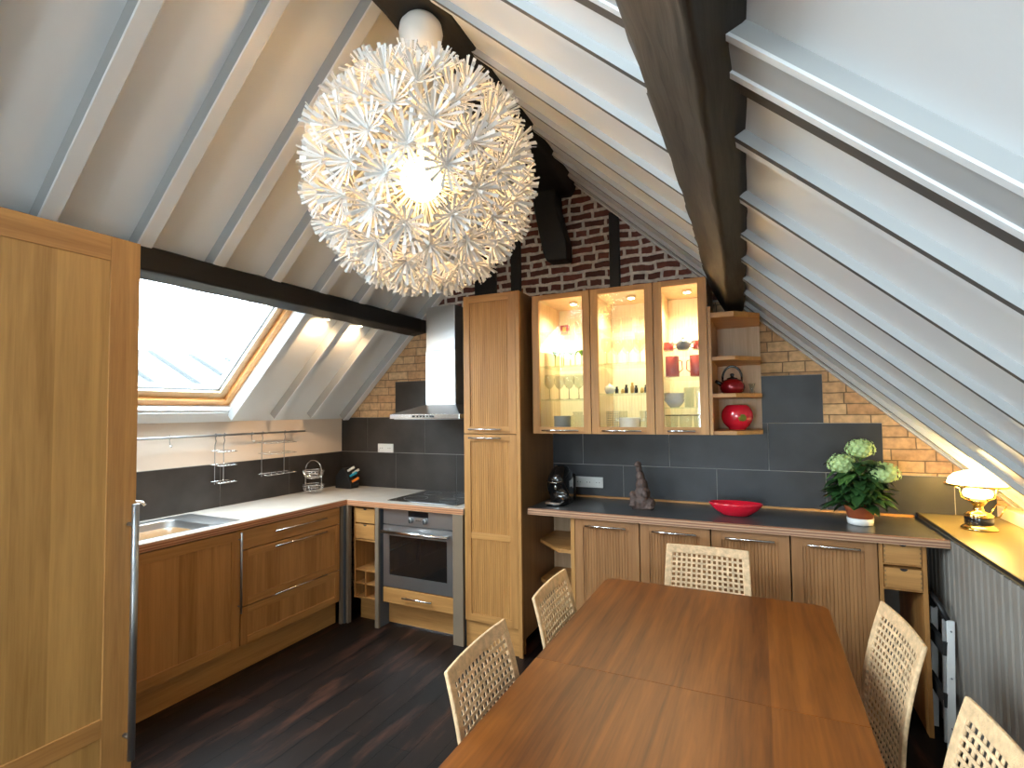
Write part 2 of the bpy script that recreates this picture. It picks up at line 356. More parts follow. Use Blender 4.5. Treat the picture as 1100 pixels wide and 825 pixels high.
# rear gable with an unseen window, added to bring in daylight
g = MB()
g.prism([(-.12, 0), (4.82, 0), (4.82, .9), (3.3, 2.266), (3.3, .9), (1.3, .9), (1.3, 2.774), (-.12, 1.385)], 'Y', YB-.12, YB)
g.prism([(1.3, 1.9), (3.3, 1.9), (3.3, 2.266), (RX, RZ), (1.3, 2.774)], 'Y', YB-.12, YB); g.box(1.3, 2.5, YB-.12, YB, .9, 1.9); g.box(2.5, 3.3, YB-.12, YB, .9, 1.1)
g = g.obj('wall_rear', 'wall_paint'); struct(g)
wf = MB()
for a in ((2.5, 2.55, 1.1, 1.9), (3.25, 3.3, 1.1, 1.9), (2.5, 3.3, 1.1, 1.15), (2.5, 3.3, 1.85, 1.9)): wf.box(a[0], a[1], YB-.09, YB-.03, a[2], a[3])
wf = wf.obj('added_gable_window', 'white_plastic'); struct(wf)
MB().box(2.54, 3.26, YB-.065, YB-.06, 1.14, 1.86).obj('window_pane', 'glass_pane', wf)  # pane of the added, unseen gable window

def slope_slab(bm_, side, x0, x1, y0, y1, t=.14, mi=0):
    s, a = (.98, 1.5) if side == 'L' else (-.93, 5.335)
    L = math.hypot(1, s); n = Vector((-s/L, 0, 1/L))*t
    P = [Vector((x, y, a+s*x)) for x, y in ((x0, y0), (x1, y0), (x1, y1), (x0, y1))]
    bm_.add(P+[q+n for q in P], [(0, 1, 2, 3), (7, 6, 5, 4), (0, 4, 5, 1), (1, 5, 6, 2), (2, 6, 7, 3), (3, 7, 4, 0)], mi)
def slope_with_holes(name, side, x0, x1, holes):
    bm_ = MB(); xs = sorted({x0, x1}|{h[0] for h in holes}|{h[1] for h in holes}); ys = sorted({YB, 0.}|{h[2] for h in holes}|{h[3] for h in holes})
    for i in range(len(xs)-1):
        for j in range(len(ys)-1):
            cx, cy = (xs[i]+xs[i+1])/2, (ys[j]+ys[j+1])/2
            if any(h[0] < cx < h[1] and h[2] < cy < h[3] for h in holes): continue
            slope_slab(bm_, side, xs[i], xs[i+1], ys[j], ys[j+1])
    o = bm_.obj(name, 'white_paint'); return o
W1 = (.072, .78, -2.27, -1.160); W2 = (.22, 1.84, -5.55, -3.60)  # second opening is for the added, unseen roof window
cl = slope_with_holes('ceiling_left', 'L', -.10, RX, [W1, W2]); struct(cl, 'left white boarded roof slope with boxed rafters', 'ceiling')
cr = slope_with_holes('ceiling_right', 'R', RX, 4.80, []); struct(cr, 'right white boarded roof slope with boxed rafters', 'ceiling')
def rafter(side, x0, x1, y0, y1, d, parent, bev=.004):
    s, a = (.98, 1.5) if side == 'L' else (-.93, 5.335)
    L = math.hypot(1, s); n = Vector((s/L, 0, -1/L))*d
    P = [Vector((x, y, a+s*x+.004)) for x, y in ((x0, y0), (x1, y0), (x1, y1), (x0, y1))]
    return MB().add(P+[q+n for q in P], [(0, 1, 2, 3), (7, 6, 5, 4), (0, 4, 5, 1), (1, 5, 6, 2), (2, 6, 7, 3), (3, 7, 4, 0)]).obj_sides('rafter', ['white_paint', 'rafter_shade_grey'], parent, bev)
for k in range(17):
    yy = -.402-.36*k
    if yy > YB+.1:
        # left slope: boxes about 9 cm deep; those that would cross a roof window start above it
        x0 = .05; x1 = RX-.03
        inW1 = W1[2]-.06 < yy < W1[3]+.02; inW2 = W2[2]-.06 < yy < W2[3]+.06
        if inW1: x0 = W1[1]+.03
        if inW2: rafter('L', .03, W2[0]-.02, yy-.066, yy, .07, cl); x0 = W2[1]+.02
        rafter('L', x0, x1, yy-.066, yy, .07, cl)
rafter('L', .03, RX-.03, -.075, -.005, .07, cl)
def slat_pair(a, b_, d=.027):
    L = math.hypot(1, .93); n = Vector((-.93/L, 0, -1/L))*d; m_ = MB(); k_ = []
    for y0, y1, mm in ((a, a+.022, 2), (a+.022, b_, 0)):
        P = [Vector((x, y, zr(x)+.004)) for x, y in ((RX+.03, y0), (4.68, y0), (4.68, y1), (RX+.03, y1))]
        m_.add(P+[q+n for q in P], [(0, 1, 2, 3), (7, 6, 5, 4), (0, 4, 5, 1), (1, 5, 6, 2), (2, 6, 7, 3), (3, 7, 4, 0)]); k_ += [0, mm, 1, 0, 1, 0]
    m_.m = k_; m_.obj('rafter', ['white_paint', 'rafter_shade_grey', 'shadow_strip_dark'], cr)  # dark slat face and grey sides stand in for shadow bands
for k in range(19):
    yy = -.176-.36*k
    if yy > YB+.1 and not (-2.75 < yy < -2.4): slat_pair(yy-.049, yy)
rafter('R', RX+.03, 4.68, -.06, -.006, .027, cr)
rb = MB()
def rbar(b, x0, x1, y0, y1, d0, d1, mi=0):
    L = math.hypot(1, .93); n = Vector((-.93/L, 0, -1/L)); P = [Vector((x, y, zr(x))) for x, y in ((x0, y0), (x1, y0), (x1, y1), (x0, y1))]
    b.add([q+n*d0 for q in P]+[q+n*d1 for q in P], [(0, 1, 2, 3), (7, 6, 5, 4), (0, 4, 5, 1), (1, 5, 6, 2), (2, 6, 7, 3), (3, 7, 4, 0)], mi)
rbar(rb, RX+.03, 4.68, -2.750, -2.628, 0, .026); rb.m[2] = 1; rbar(rb, RX+.03, 4.68, -2.750, -2.732, .026, .031); rbar(rb, RX+.03, 4.68, -2.648, -2.628, .026, .031); rbar(rb, RX+.03, 4.68, -2.731, -2.649, .026, .0265, 1); rbar(rb, RX+.03, 4.68, -2.628, -2.550, 0, .012, 2)  # last strip is painted shadow; near side greyed to look shaded
rb.obj('boxed_rafter', ['white_paint', 'rafter_shade_grey', 'shadow_strip_dark'], cr, bevel=.003)
# trim lines where the board joint shows beside each box
for k in range(17):
    yy = -.42-.36*k+.004
# ---- roof windows
def roof_window(name, h, label):
    x0, x1, y0, y1 = h; s = .98; L = math.hypot(1, s); n = Vector((-s/L, 0, 1/L)); u = Vector((1/L, 0, s/L))
    def pt(du, y, dn): return Vector((x0, 0, zl(x0)))+u*du+n*dn+Vector((0, y, 0))
    LU = (x1-x0)*L
    def bar(b, u0, u1, ya, yb, n0, n1, mi=0):
        P = [pt(u0, ya, n0), pt(u1, ya, n0), pt(u1, yb, n0), pt(u0, yb, n0), pt(u0, ya, n1), pt(u1, ya, n1), pt(u1, yb, n1), pt(u0, yb, n1)]
        b.add(P, [(0, 3, 2, 1), (4, 5, 6, 7), (0, 1, 5, 4), (1, 2, 6, 5), (2, 3, 7, 6), (3, 0, 4, 7)], mi)
    def ring(i0, i1, n0, n1):
        b = MB(); bar(b, i0, LU-i0, y0+i0, y0+i1, n0, n1); bar(b, i0, LU-i0, y1-i1, y1-i0, n0, n1); bar(b, i0, i1, y0+i1, y1-i1, n0, n1); bar(b, LU-i1, LU-i0, y0+i1, y1-i1, n0, n1); return b
    o = ring(.0, .012, .0, .14).obj(name, 'white_reveal'); struct(o, label, 'window')
    ring(.012, .055, .045, .16).obj('window_frame', 'pine', o)
    ring(.055, .105, .075, .15).obj('window_sash', 'pine_pale', o)
    b = MB(); bar(b, .1, LU-.1, y0+.1, y1-.1, .11, .114); b.obj('window_pane', 'glass_pane', o)
    ring(.105, .109, .095, .11).obj('window_seal', 'dark_rubber', o)
    return o
wood('pine_pale', (.74, .54, .32, 1), (.86, .70, .46, 1), 'Y', rough=.35)
roof_window('window_1', W1, 'pine framed roof window over the sink')
roof_window('added_roof_window', W2, 'added roof window behind the camera for extra daylight')  # second one is unseen, added to light the right slope
# casing strip round the kitchen window, on the slope
def slope_bar(name, mat, x0, x1, y0, y1, d, parent=None):
    L = math.hypot(1, .98); n = Vector((.98/L, 0, -1/L))*d
    P = [Vector((x, y, zl(x))) for x, y in ((x0, y0), (x1, y0), (x1, y1), (x0, y1))]
    return MB().add(P+[q+n for q in P], [(0, 1, 2, 3), (7, 6, 5, 4), (0, 4, 5, 1), (1, 5, 6, 2), (2, 6, 7, 3), (3, 7, 4, 0)]).obj(name, mat, parent, bevel=.003)
slope_bar('window_casing', 'white_paint', .07, .78, -1.158, -1.10, .012, cl)
slope_bar('window_casing', 'white_paint', .005, .068, -2.3, -1.10, .012, cl)

# ---- outside: neighbouring roof and sky
ob = MB()
nx0, nx1, z0, z1 = -9.0, -4.6, 3.12, 1.0
ob.add([(nx0, -9, z0-.1), (nx1, -9, z1), (nx1, 9, z1), (nx0, 9, z0-.1), (nx0, -9, z0-.3), (nx1, -9, z1-.2), (nx1, 9, z1-.2), (nx0, 9, z0-.3)], [(0, 1, 2, 3), (7, 6, 5, 4), (0, 4, 5, 1), (1, 5, 6, 2), (2, 6, 7, 3), (3, 7, 4, 0)])
nb = thing('neighbouring_house', (-6.5, 0, -3), 'neighbouring roof with raised seams seen through the roof window', 'house')
ob.obj('roof', 'roof_tile_outside', nb)
for k in range(17):
    yy = -8+k*.95
    MB().add([(nx0, yy, z0-.1), (nx1, yy, z1), (nx1, yy+.09, z1), (nx0, yy+.09, z0-.1), (nx0, yy, z0-.02), (nx1, yy, z1+.08), (nx1, yy+.09, z1+.08), (nx0, yy+.09, z0-.02)], [(3, 2, 1, 0), (4, 5, 6, 7), (0, 1, 5, 4), (1, 2, 6, 5), (2, 3, 7, 6), (3, 0, 4, 7)]).obj('roof_seam', 'plaster_far', nb)
MB().box(-9.2, -4.7, -9, 9, -3, .95).obj('wall', 'plaster_far', nb)

# ================================================================== ROOF TIMBERS
def rough_loft(name, secs, mat, jit=.006, sub=14, parent=None, seed=1):
    """secs: list of (y, [(x,z)...]); interpolated, jittered rings"""
    rnd = random.Random(seed); rings = []
    for a in range(len(secs)-1):
        y0, p0 = secs[a]; y1, p1 = secs[a+1]
        for k in range(sub+(1 if a == len(secs)-2 else 0)):
            t = k/sub; y_ = y0+(y1-y0)*t; r_ = []
            n = len(p0)
            for i in range(n):
                A = Vector(p0[i]).lerp(Vector(p1[i]), t); j = (i+1) % n; Bq = Vector(p0[j]).lerp(Vector(p1[j]), t)
                for q in (0, .12, .5, .88):
                    c = A.lerp(Bq, q); c += Vector((rnd.uniform(-jit, jit), rnd.uniform(-jit, jit)))*(1 if q == .5 else .55)
                    r_.append((c.x, y_, c.y))
            rings.append(r_)
    return MB().loft(rings, smooth=True).obj(name, mat, parent)
o = rough_loft('roof_purlin', [(-6.38, [(3.17, 2.46), (3.215, 2.27), (3.345, 2.11), (3.43, 2.16), (3.47, 2.30)]), (-2.9, [(3.165, 2.46), (3.215, 2.27), (3.345, 2.112), (3.425, 2.158), (3.47, 2.3)]), (-1.6, [(3.16, 2.46), (3.205, 2.30), (3.325, 2.12), (3.405, 2.17), (3.44, 2.28)]), (-.01, [(3.14, 2.40), (3.175, 2.32), (3.265, 2.15), (3.355, 2.17), (3.40, 2.28)])], 'old_beam', .007, 16, seed=3)
struct(o, 'old rough hewn oak purlin running down the right roof slope', 'beam')
o = rough_loft('roof_purlin', [(-6.38, [(.80, 2.19), (.925, 2.20), (.925, 2.315), (.83, 2.35), (.78, 2.30)]), (-.005, [(.80, 2.195), (.93, 2.215), (.93, 2.32), (.83, 2.35), (.78, 2.30)])], 'black_beam', .004, 60, seed=5)
struct(o, 'black painted purlin under the left roof slope above the sink', 'beam')
o = rough_loft('ridge_beam', [(-6.38, [(2.12, 3.15), (2.37, 3.14), (2.40, 3.20), (2.10, 3.42)]), (-2.0, [(2.11, 3.15), (2.365, 3.15), (2.39, 3.2), (2.08, 3.42)]), (-1.5, [(2.10, 3.15), (2.32, 3.15), (2.36, 3.2), (2.07, 3.42)]), (-.8, [(2.04, 3.15), (2.29, 3.15), (2.33, 3.22), (2.02, 3.43)]), (-.01, [(1.965, 3.15), (2.225, 3.13), (2.27, 3.22), (1.96, 3.40)])], 'black_beam', .006, 14, seed=6)
struct(o, 'black ridge beam at the roof peak above the pendant', 'beam')
def post(pts, y0, y1, label):
    o = MB().prism(pts, 'Y', y0, y1).obj('timber_post', 'black_beam', bevel=.006); struct(o, label, 'post'); return o
post([(2.503, 2.31), (2.576, 2.31), (2.576, 2.915), (2.54, 2.955), (2.503, 2.955)], -.03, 0, 'black timber stud in the red brick right of the brace')
post([(1.728, 2.25), (1.811, 2.25), (1.811, 3.14), (1.728, 3.10)], -.03, 0, 'black timber stud in the red brick left of the brace')
post([(1.405, 1.5), (1.60, 1.5), (1.60, 2.95), (1.405, 2.80)], -.025, 0, 'black timber post behind the hood chimney')
br = MB().loft([[(1.965, -.16, 3.2), (2.15, -.16, 3.2), (2.15, -.012, 3.2), (1.965, -.012, 3.2)], [(1.985, -.16, 3.02), (2.155, -.16, 3.02), (2.155, -.012, 3.02), (1.985, -.012, 3.02)], [(2.045, -.15, 2.70), (2.225, -.15, 2.76), (2.225, -.012, 2.76), (2.045, -.012, 2.70)], [(2.07, -.14, 2.635), (2.225, -.14, 2.63), (2.225, -.012, 2.63), (2.07, -.012, 2.635)]], smooth=False).obj('timber_brace', 'black_beam', bevel=.01)
struct(br, 'black timber brace hanging from the ridge beam', 'beam')

# small warm spotlights fixed to the hidden side of the left purlin
for py_ in (-.95, -.62):
    t = thing('purlin_spotlight', (.765, py_, 2.20), 'small spotlight behind the black purlin, '+('nearer the roof window' if py_ < -.8 else 'nearer the cooker hood'), 'lamp', 'spotlights behind the left purlin')
    MB().lathe([(.0, .0), (.018, 0), (.020, .006), (.020, .020), (0, .022)], (.755, py_, 2.198), 16).obj('housing', 'steel', t)
    MB().lathe([(.015, 0), (.015, -.002), (0, -.002)], (.755, py_, 2.197), 14).obj('lens', 'spot_glow', t)
    d_ = bpy.data.lights.new('purlin_spot', 'SPOT'); d_.energy = 9; d_.color = (1, .66, .36); d_.spot_size = 2.6; d_.spot_blend = 1; d_.shadow_soft_size = .02
    o = bpy.data.objects.new('purlin_spot', d_); COL.objects.link(o); o.location = (.755, py_, 2.188); o.rotation_euler = aim((.755, py_, 2.188), (.0, py_-.15, 1.45))
# ================================================================== TILES
def tiles(name, axis, const, out, tl, mat, label):
    """tl: list of (a0,a1,z0,z1) along wall; grout slab + bevelled tiles in one mesh"""
    b = MB(); g_ = .0022
    for a0, a1, z0_, z1_ in tl:
        for (p0, p1, q0, q1, n0, n1, mi) in ((a0, a1, z0_, z1_, 0, .006, 1), (a0+g_, a1-g_, z0_+g_, z1_-g_, .004, .0095, 0)):
            if axis == 'Y': b.box(p0, p1, const+out*n0, const+out*n1, q0, q1, mi)
            else: b.box(const+out*n0, const+out*n1, p0, p1, q0, q1, mi)
    o = b.obj(name, [mat, 'grout']); struct(o, label, 'tiles'); return o
T = [(-2.4, -1.80, .90, 1.205), (-1.80, -1.198, .90, 1.205), (-1.198, -.60, .90, 1.205), (-.60, -.012, .90, 1.205)]
tiles('trim_1', 'X', 0, 1, T, 'slate_tile_warm', 'dark slate tiles on the wall behind the sink run')
T = [(0, .61, .90, 1.205), (.61, 1.215, .90, 1.205), (1.215, 1.64, .90, 1.205), (0, .30, 1.205, 1.51), (.30, .91, 1.205, 1.51), (.91, 1.515, 1.205, 1.51), (1.515, 1.64, 1.205, 1.51), (.605, 1.21, 1.51, 1.815)]
tiles('trim_2', 'Y', 0, -1, T, 'slate_tile_warm', 'dark slate tiles behind the hob')
T = [(2.05, 2.568, .93, 1.163), (2.568, 3.172, .93, 1.163), (3.172, 3.776, .93, 1.163), (3.776, 4.375, .93, 1.163), (4.375, 4.55, .93, 1.163),
     (2.05, 2.28, 1.163, 1.457), (2.28, 2.88, 1.163, 1.457), (2.88, 3.475, 1.163, 1.457), (3.475, 4.062, 1.163, 1.457), (3.18, 3.775, 1.457, 1.75)]
tiles('trim_3', 'Y', 0, -1, T, 'slate_tile', 'stepped dark slate tiles behind the long worktop')

# ================================================================== KITCHEN FRONT HELPERS
def grooved(b, x0, x1, y, z0, z1, pitch=.0165, depth=.003, dirn='Y', th=.010, mi=0):
    """vertical reeding: comb profile extruded along z. dirn Y: front faces -Y; X: front faces +X"""
    n = max(2, int(round((x1-x0)/pitch))); p_ = (x1-x0)/n; pr = [(x0, th)]
    for k in range(n):
        a = x0+k*p_; pr += [(a, depth), (a+p_*.18, 0), (a+p_*.82, 0), (a+p_, depth)]
    pr += [(x1, th)]
    pts = [((q[0], y+q[1]) if dirn == 'Y' else (y-q[1], q[0])) for q in pr]
    b.prism(pts, 'Z', z0, z1, mi)
def bar_handle(name, p0, p1, stand, parent, r=.006, mat='steel_bright', ends=.02):
    """bar between p0,p1; stand = vector from bar to door"""
    p0, p1, st = Vector(p0), Vector(p1), Vector(stand); d = (p1-p0).normalized()
    b = MB().tube([p0, p1], r, 10)
    for q in (p0+d*ends, p1-d*ends): b.tube([q, q+st], r*.65, 8)
    return b.obj(name, mat, parent)
def door_y(name, parent, x0, x1, z0, z1, yf, th=.020, fr=.05, mats=('oak_v', 'oak_x'), rail=None, groove=True, panel='oak_v', kind='door'):
    """frame and panel door whose front is at y = yf (facing -Y)"""
    g_ = .0015; x0 += g_; x1 -= g_; z0 += g_; z1 -= g_
    b = MB(); b.box(x0, x0+fr, yf, yf+th, z0, z1, 0); b.box(x1-fr, x1, yf, yf+th, z0, z1, 0)
    b.box(x0+fr, x1-fr, yf, yf+th, z0, z0+fr, 1); b.box(x0+fr, x1-fr, yf, yf+th, z1-fr, z1, 1)
    if rail: b.box(x0+fr, x1-fr, yf, yf+th, rail-.02, rail+.02, 1)
    d = b.obj(name, list(mats), parent, bevel=.0012)
    pb = MB()
    if groove: grooved(pb, x0+fr-.001, x1-fr+.001, yf+.006, z0+fr-.002, z1-fr+.002)
    else: pb.box(x0+fr-.001, x1-fr+.001, yf+.006, yf+.014, z0+fr-.002, z1-fr+.002)
    pb.obj('panel', panel, d)
    return d
def door_x(name, parent, y0, y1, z0, z1, xf, th=.020, fr=.055, mats=('oak_orange', 'oak_orange_y'), panel='oak_orange'):
    g_ = .0015; y0 += g_; y1 -= g_; z0 += g_; z1 -= g_
    b = MB(); b.box(xf-th, xf, y0, y0+fr, z0, z1, 0); b.box(xf-th, xf, y1-fr, y1, z0, z1, 0)
    b.box(xf-th, xf, y0+fr, y1-fr, z0, z0+fr, 1); b.box(xf-th, xf, y0+fr, y1-fr, z1-fr, z1, 1)
    d = b.obj(name, list(mats), parent, bevel=.0012)
    MB().box(xf-.014, xf-.006, y0+fr-.001, y1-fr+.001, z0+fr-.001, z1-fr+.001).obj('panel', panel, d)
    return d

# ================================================================== LEFT WORKTOP + SINK
wt = thing('worktop', (.3, -.3, .86), 'L-shaped pale worktop with layered edge holding the sink and hob', 'worktop')
b = MB(); Z0, Z1 = .862, .903
SX0, SX1, SY0, SY1 = .08, .555, -2.10, -1.50     # sink cut-out
for (a0, a1, c0, c1) in ((.012, .625, -2.395, SY0), (.012, SX0, SY0, SY1), (SX1, .625, SY0, SY1), (.012, .625, SY1, -.012), (.625, 1.637, -.615, -.012)): b.box(a0, a1, c0, c1, Z0, Z1)
b.obj('surface', 'worktop_light', wt)
b = MB(); b.box(.625, .630, -2.395, -.620, Z0, Z1-.004); b.box(.625, 1.637, -.620, -.615, Z0, Z1-.004)
b.obj('edge_band', 'ply_light', wt)
# sink
sk = thing('kitchen_sink', (.3, -1.8, .9), 'inset stainless steel sink under the roof window', 'sink')
b = MB(); e = .003; ZR = .9045
def rrect(x0, x1, y0, y1, r, z, n=6):
    pts = []
    for cx, cy, a0 in ((x1-r, y1-r, 0), (x0+r, y1-r, PI/2), (x0+r, y0+r, PI), (x1-r, y0+r, 1.5*PI)):
        for k in range(n+1): a = a0+PI/2*k/n; pts.append((cx+r*math.cos(a), cy+r*math.sin(a), z))
    return pts
r_out = rrect(.055, .572, -2.13, -1.445, .03, ZR-.003); r_o2 = rrect(.058, .569, -2.127, -1.448, .03, ZR); r_in = rrect(.125, .535, -2.10, -1.60, .06, ZR-.001)
b.loft([r_out, r_o2, r_in, rrect(.13, .53, -2.095, -1.605, .06, ZR-.008), rrect(.14, .52, -2.08, -1.615, .07, ZR-.15), rrect(.17, .49, -2.05, -1.645, .05, ZR-.165)], cap=False)
b.f.append(list(range(len(b.v)-28, len(b.v)))); b.m.append(0); b.sm.append(False)
b.obj('basin', 'steel', sk)
MB().lathe([(.0, 0), (.038, 0), (.040, .003), (.03, .005), (.0, .004)], (.33, -1.85, ZR-.165), 20).obj('drain', 'chrome', sk)
fa = thing('kitchen_faucet', (.095, -1.86, .905), 'chrome mixer tap just showing beyond the tall cabinet door', 'tap')
MB().lathe([(.026, 0), (.026, .008), (.018, .012), (.018, .09), (.014, .10)], (.095, -1.86, .905), 16).obj('tap_body', 'chrome', fa)
MB().tube([(.095, -1.86, 1.0), (.10, -1.84, 1.03), (.12, -1.81, 1.045), (.145, -1.785, 1.035), (.155, -1.775, 1.018)], .010, 10).obj('spout', 'chrome', fa)
MB().tube([(.095, -1.86, 1.0), (.085, -1.90, 1.06)], .006, 8).obj('lever', 'chrome', fa)

# left base units
def unit_x(name, y0, y1, label, z0=.165, z1=.86):
    t = thing(name, (.3, (y0+y1)/2, 0), label, 'cabinet')
    MB().box(.02, .598, y0+.001, y1-.001, z0, z1-.001).obj('body', 'oak_side', t)
    return t
t = unit_x('base_cabinet', -2.39, -1.50, 'base cabinet with one wide plain door below the sink')
d = door_x('door', t, -2.39, -1.50, .172, .855, .622)
bar_handle('handle', (.648, -1.512, .375), (.648, -1.512, .845), (-.03, 0, 0), d, .006, 'steel_dark', .04)
t = unit_x('drawer_cabinet', -1.495, -.685, 'base cabinet with three wide drawers below the knife block')
for (z0_, z1_, hz) in ((.735, .855, .805), (.40, .732, .71), (.172, .397, .452)):
    if z1_-z0_ < .15:
        d = MB().box(.602, .622, -1.4935, -.6865, z0_+.0015, z1_-.0015).obj('drawer', 'oak_orange_y', t, bevel=.0012)
    else:
        d = door_x('drawer', t, -1.495, -.685, z0_, z1_, .622, fr=.045)
    if hz == .452: hz = .372
    bar_handle('handle', (.645, -1.27, hz if hz > .4 else .44-.03+.0), (.645, -.83, hz if hz > .4 else .41), (-.025, 0, 0), d, .005, 'steel_bright')
t = MB().box(.545, .560, -2.39, -.66, 0, .163).obj('trim_4', 'oak_orange_y'); struct(t, 'oak plinth below the sink run', 'plinth')

# corner posts, narrow unit, oven
def legpost(x0, x1, y0, y1, lab):
    t = thing('support_post', ((x0+x1)/2, y0, 0), lab, 'post')
    MB().box(x0, x1, y0, y0+.02, 0, .861).obj('front', 'post_grey', t, bevel=.002)
    MB().box(x0+.003, x1-.001, y0+.02, y1, 0, .861).obj('side_panel', 'post_blue', t)
    return t
t = thing('corner_post', (.62, -.64, 0), 'grooved grey corner post between drawer cabinet and narrow unit', 'post')
MB().box(.600, .622, -.668, -.628, 0, .861).obj('front', 'post_grey', t, bevel=.002)
MB().box(.624, .634, -.650, -.615, 0, .861).obj('groove', 'post_blue', t)
MB().box(.636, .658, -.635, -.600, 0, .861).obj('side', 'post_grey', t, bevel=.002)
legpost(.893, .926, -.618, -.02, 'grey support post left of the oven')
legpost(1.553, 1.632, -.618, -.02, 'grey support post right of the oven')
t = thing('narrow_shelf_unit', (.78, -.58, 0), 'narrow oak corner unit with two small drawers and bottle cubbies', 'cabinet')
b = MB(); x0, x1 = .675, .885
b.box(x0, x0+.014, -.59, -.1, .18, .86); b.box(x1-.014, x1, -.59, -.1, .18, .86); b.box(x0, x1, -.12, -.10, .18, .86)
for z_ in (.18, .38, .60, .847): b.box(x0+.014, x1-.014, -.588, -.12, z_, z_+.013)
b.obj('body', 'oak_orange', t, bevel=.001)
b = MB().box((x0+x1)/2-.005, (x0+x1)/2+.005, -.586, -.13, .193, .38).box(x0+.014, x1-.014, -.586, -.13, .283, .293); b.obj('bottle_divider', 'oak_orange', t)
for z_ in (.617, .735):
    d = MB().box(x0+.017, x1-.017, -.592, -.2, z_, z_+.106).obj('drawer', 'oak_x', t, bevel=.0015)
    MB().lathe([(.016, 0), (.016, .002)], ((x0+x1)/2, 0, 0), 16).obj('finger_notch', 'black_matte', d)
    n_ = [o for o in bpy.data.objects if o.name.startswith('finger_notch')][-1]
    n_.data.transform(Matrix.Translation(((x0+x1)/2, -.594, z_+.104))@Matrix.Rotation(PI/2, 4, 'X')@Matrix.Scale(.5, 4, (0, 1, 0))@Matrix.Translation((-(x0+x1)/2+t.location.x*0, 0, 0))@Matrix.Identity(4))
for o in [o for o in bpy.data.objects if o.name.startswith('finger_notch')]:
    # rebuild cleanly as a half-disc on the drawer edge
    bpy.data.objects.remove(o)
def notch(parent, x, y, z, r=.016):
    pts = [(x-r, z)]+[(x+r*math.cos(a), z+r*.75*math.sin(a)) for a in [PI+PI*k/10 for k in range(1, 10)]]+[(x+r, z)]
    return MB().prism(pts, 'Y', y-.0012, y+.001).obj('finger_notch', 'black_matte', parent)
for d in [o for o in bpy.data.objects if o.name.startswith('drawer') and o.parent == t]:
    zt_ = max(v.co.z for v in d.data.vertices); notch(d, (x0+x1)/2, -.592, zt_)
t = MB().box(.662, .892, -.50, -.485, 0, .178).obj('trim_5', 'oak_x'); struct(t, 'oak plinth under the narrow unit', 'plinth')
t = MB().box(.928, 1.552, -.50, -.485, 0, .178).box(.928, 1.552, -.503, -.50, 0, .012, 1).obj('trim_6', ['oak_x', 'steel_bright']); struct(t, 'oak plinth with metal strip below the oven', 'plinth')
# oven
ov = thing('oven', (1.24, -.3, .30), 'stainless steel built-in oven below the hob', 'oven')
OX0, OX1, OY = .948, 1.545, -.590
MB().box(OX0, OX1, OY+.022, -.05, .298, .855).obj('body', 'steel_dark', ov)
MB().box(OX0, OX1, OY, OY+.022, .745, .858).obj('control_panel', 'steel', ov, bevel=.003)
d = MB(); fx = .055
d.box(OX0, OX0+fx, OY, OY+.02, .30, .738); d.box(OX1-fx, OX1, OY, OY+.02, .30, .738); d.box(OX0+fx, OX1-fx, OY, OY+.02, .30, .385); d.box(OX0+fx, OX1-fx, OY, OY+.02, .665, .738)
d = d.obj('oven_door', 'steel', ov)
MB().box(OX0+fx-.002, OX1-fx+.002, OY+.003, OY+.016, .383, .667).obj('window', 'oven_glass', d)
b = MB().tube([(OX0+.02, OY-.045, .700), (OX1-.02, OY-.045, .700)], .012, 14)
for x_ in (OX0+.045, OX1-.045): b.tube([(x_, OY-.045, .700), (x_, OY+.002, .700)], .008, 8)
b.obj('handle', 'steel_bright', d)
MB().box(1.17, 1.34, OY-.002, OY+.002, .812, .852).obj('display', 'display_dark', ov)
for x_ in (1.195, 1.315):
    b = MB().lathe([(.019, 0), (.018, .018), (.012, .021), (0, .021)], (0, 0, 0), 18); 
    for v in b.v: v.xyz = (x_+v.x, OY-v.z, .786+v.y)
    k_ = b.obj('knob', 'steel_dark', ov); MB().box(x_-.0025, x_+.0025, OY-.026, OY-.020, .772, .80).obj('grip', 'black_matte', k_)
for x_ in (1.24, 1.255, 1.27):
    b = MB().lathe([(.004, 0), (.004, .004), (0, .004)], (0, 0, 0), 8)
    for v in b.v: v.xyz = (x_+v.x, OY-v.z, .788+v.y)
    b.obj('button', 'black_matte', ov)
dr = thing('plinth_drawer', (1.24, -.58, .185), 'shallow oak drawer directly below the oven', 'drawer')
d = MB().box(OX0, 1.548, -.592, -.572, .188, .293).obj('front', 'oak_x', dr, bevel=.0015)
MB().box(OX0+.02, 1.53, -.572, -.15, .20, .285).obj('box', 'oak_pale', dr)
bar_handle('handle', (1.13, -.617, .245), (1.38, -.617, .245), (0, .025, 0), dr, .006)
# hob
hb = thing('hob', (1.24, -.3, .9), 'flush black glass hob on the worktop', 'hob')
MB().box(.95, 1.545, -.545, -.045, .9032, .9085).obj('glass_top', 'oven_glass', hb, bevel=.002)
for (hx, hy, hr) in ((1.1, -.40, .09), (1.39, -.40, .07), (1.1, -.17, .07), (1.39, -.17, .09)):
    MB().lathe([(hr-.0015, 0), (hr-.0015, .0004), (hr, .0004), (hr, 0)], (hx, hy, .9085), 40, cap=False).obj('cooking_ring', 'steel_dark', hb)
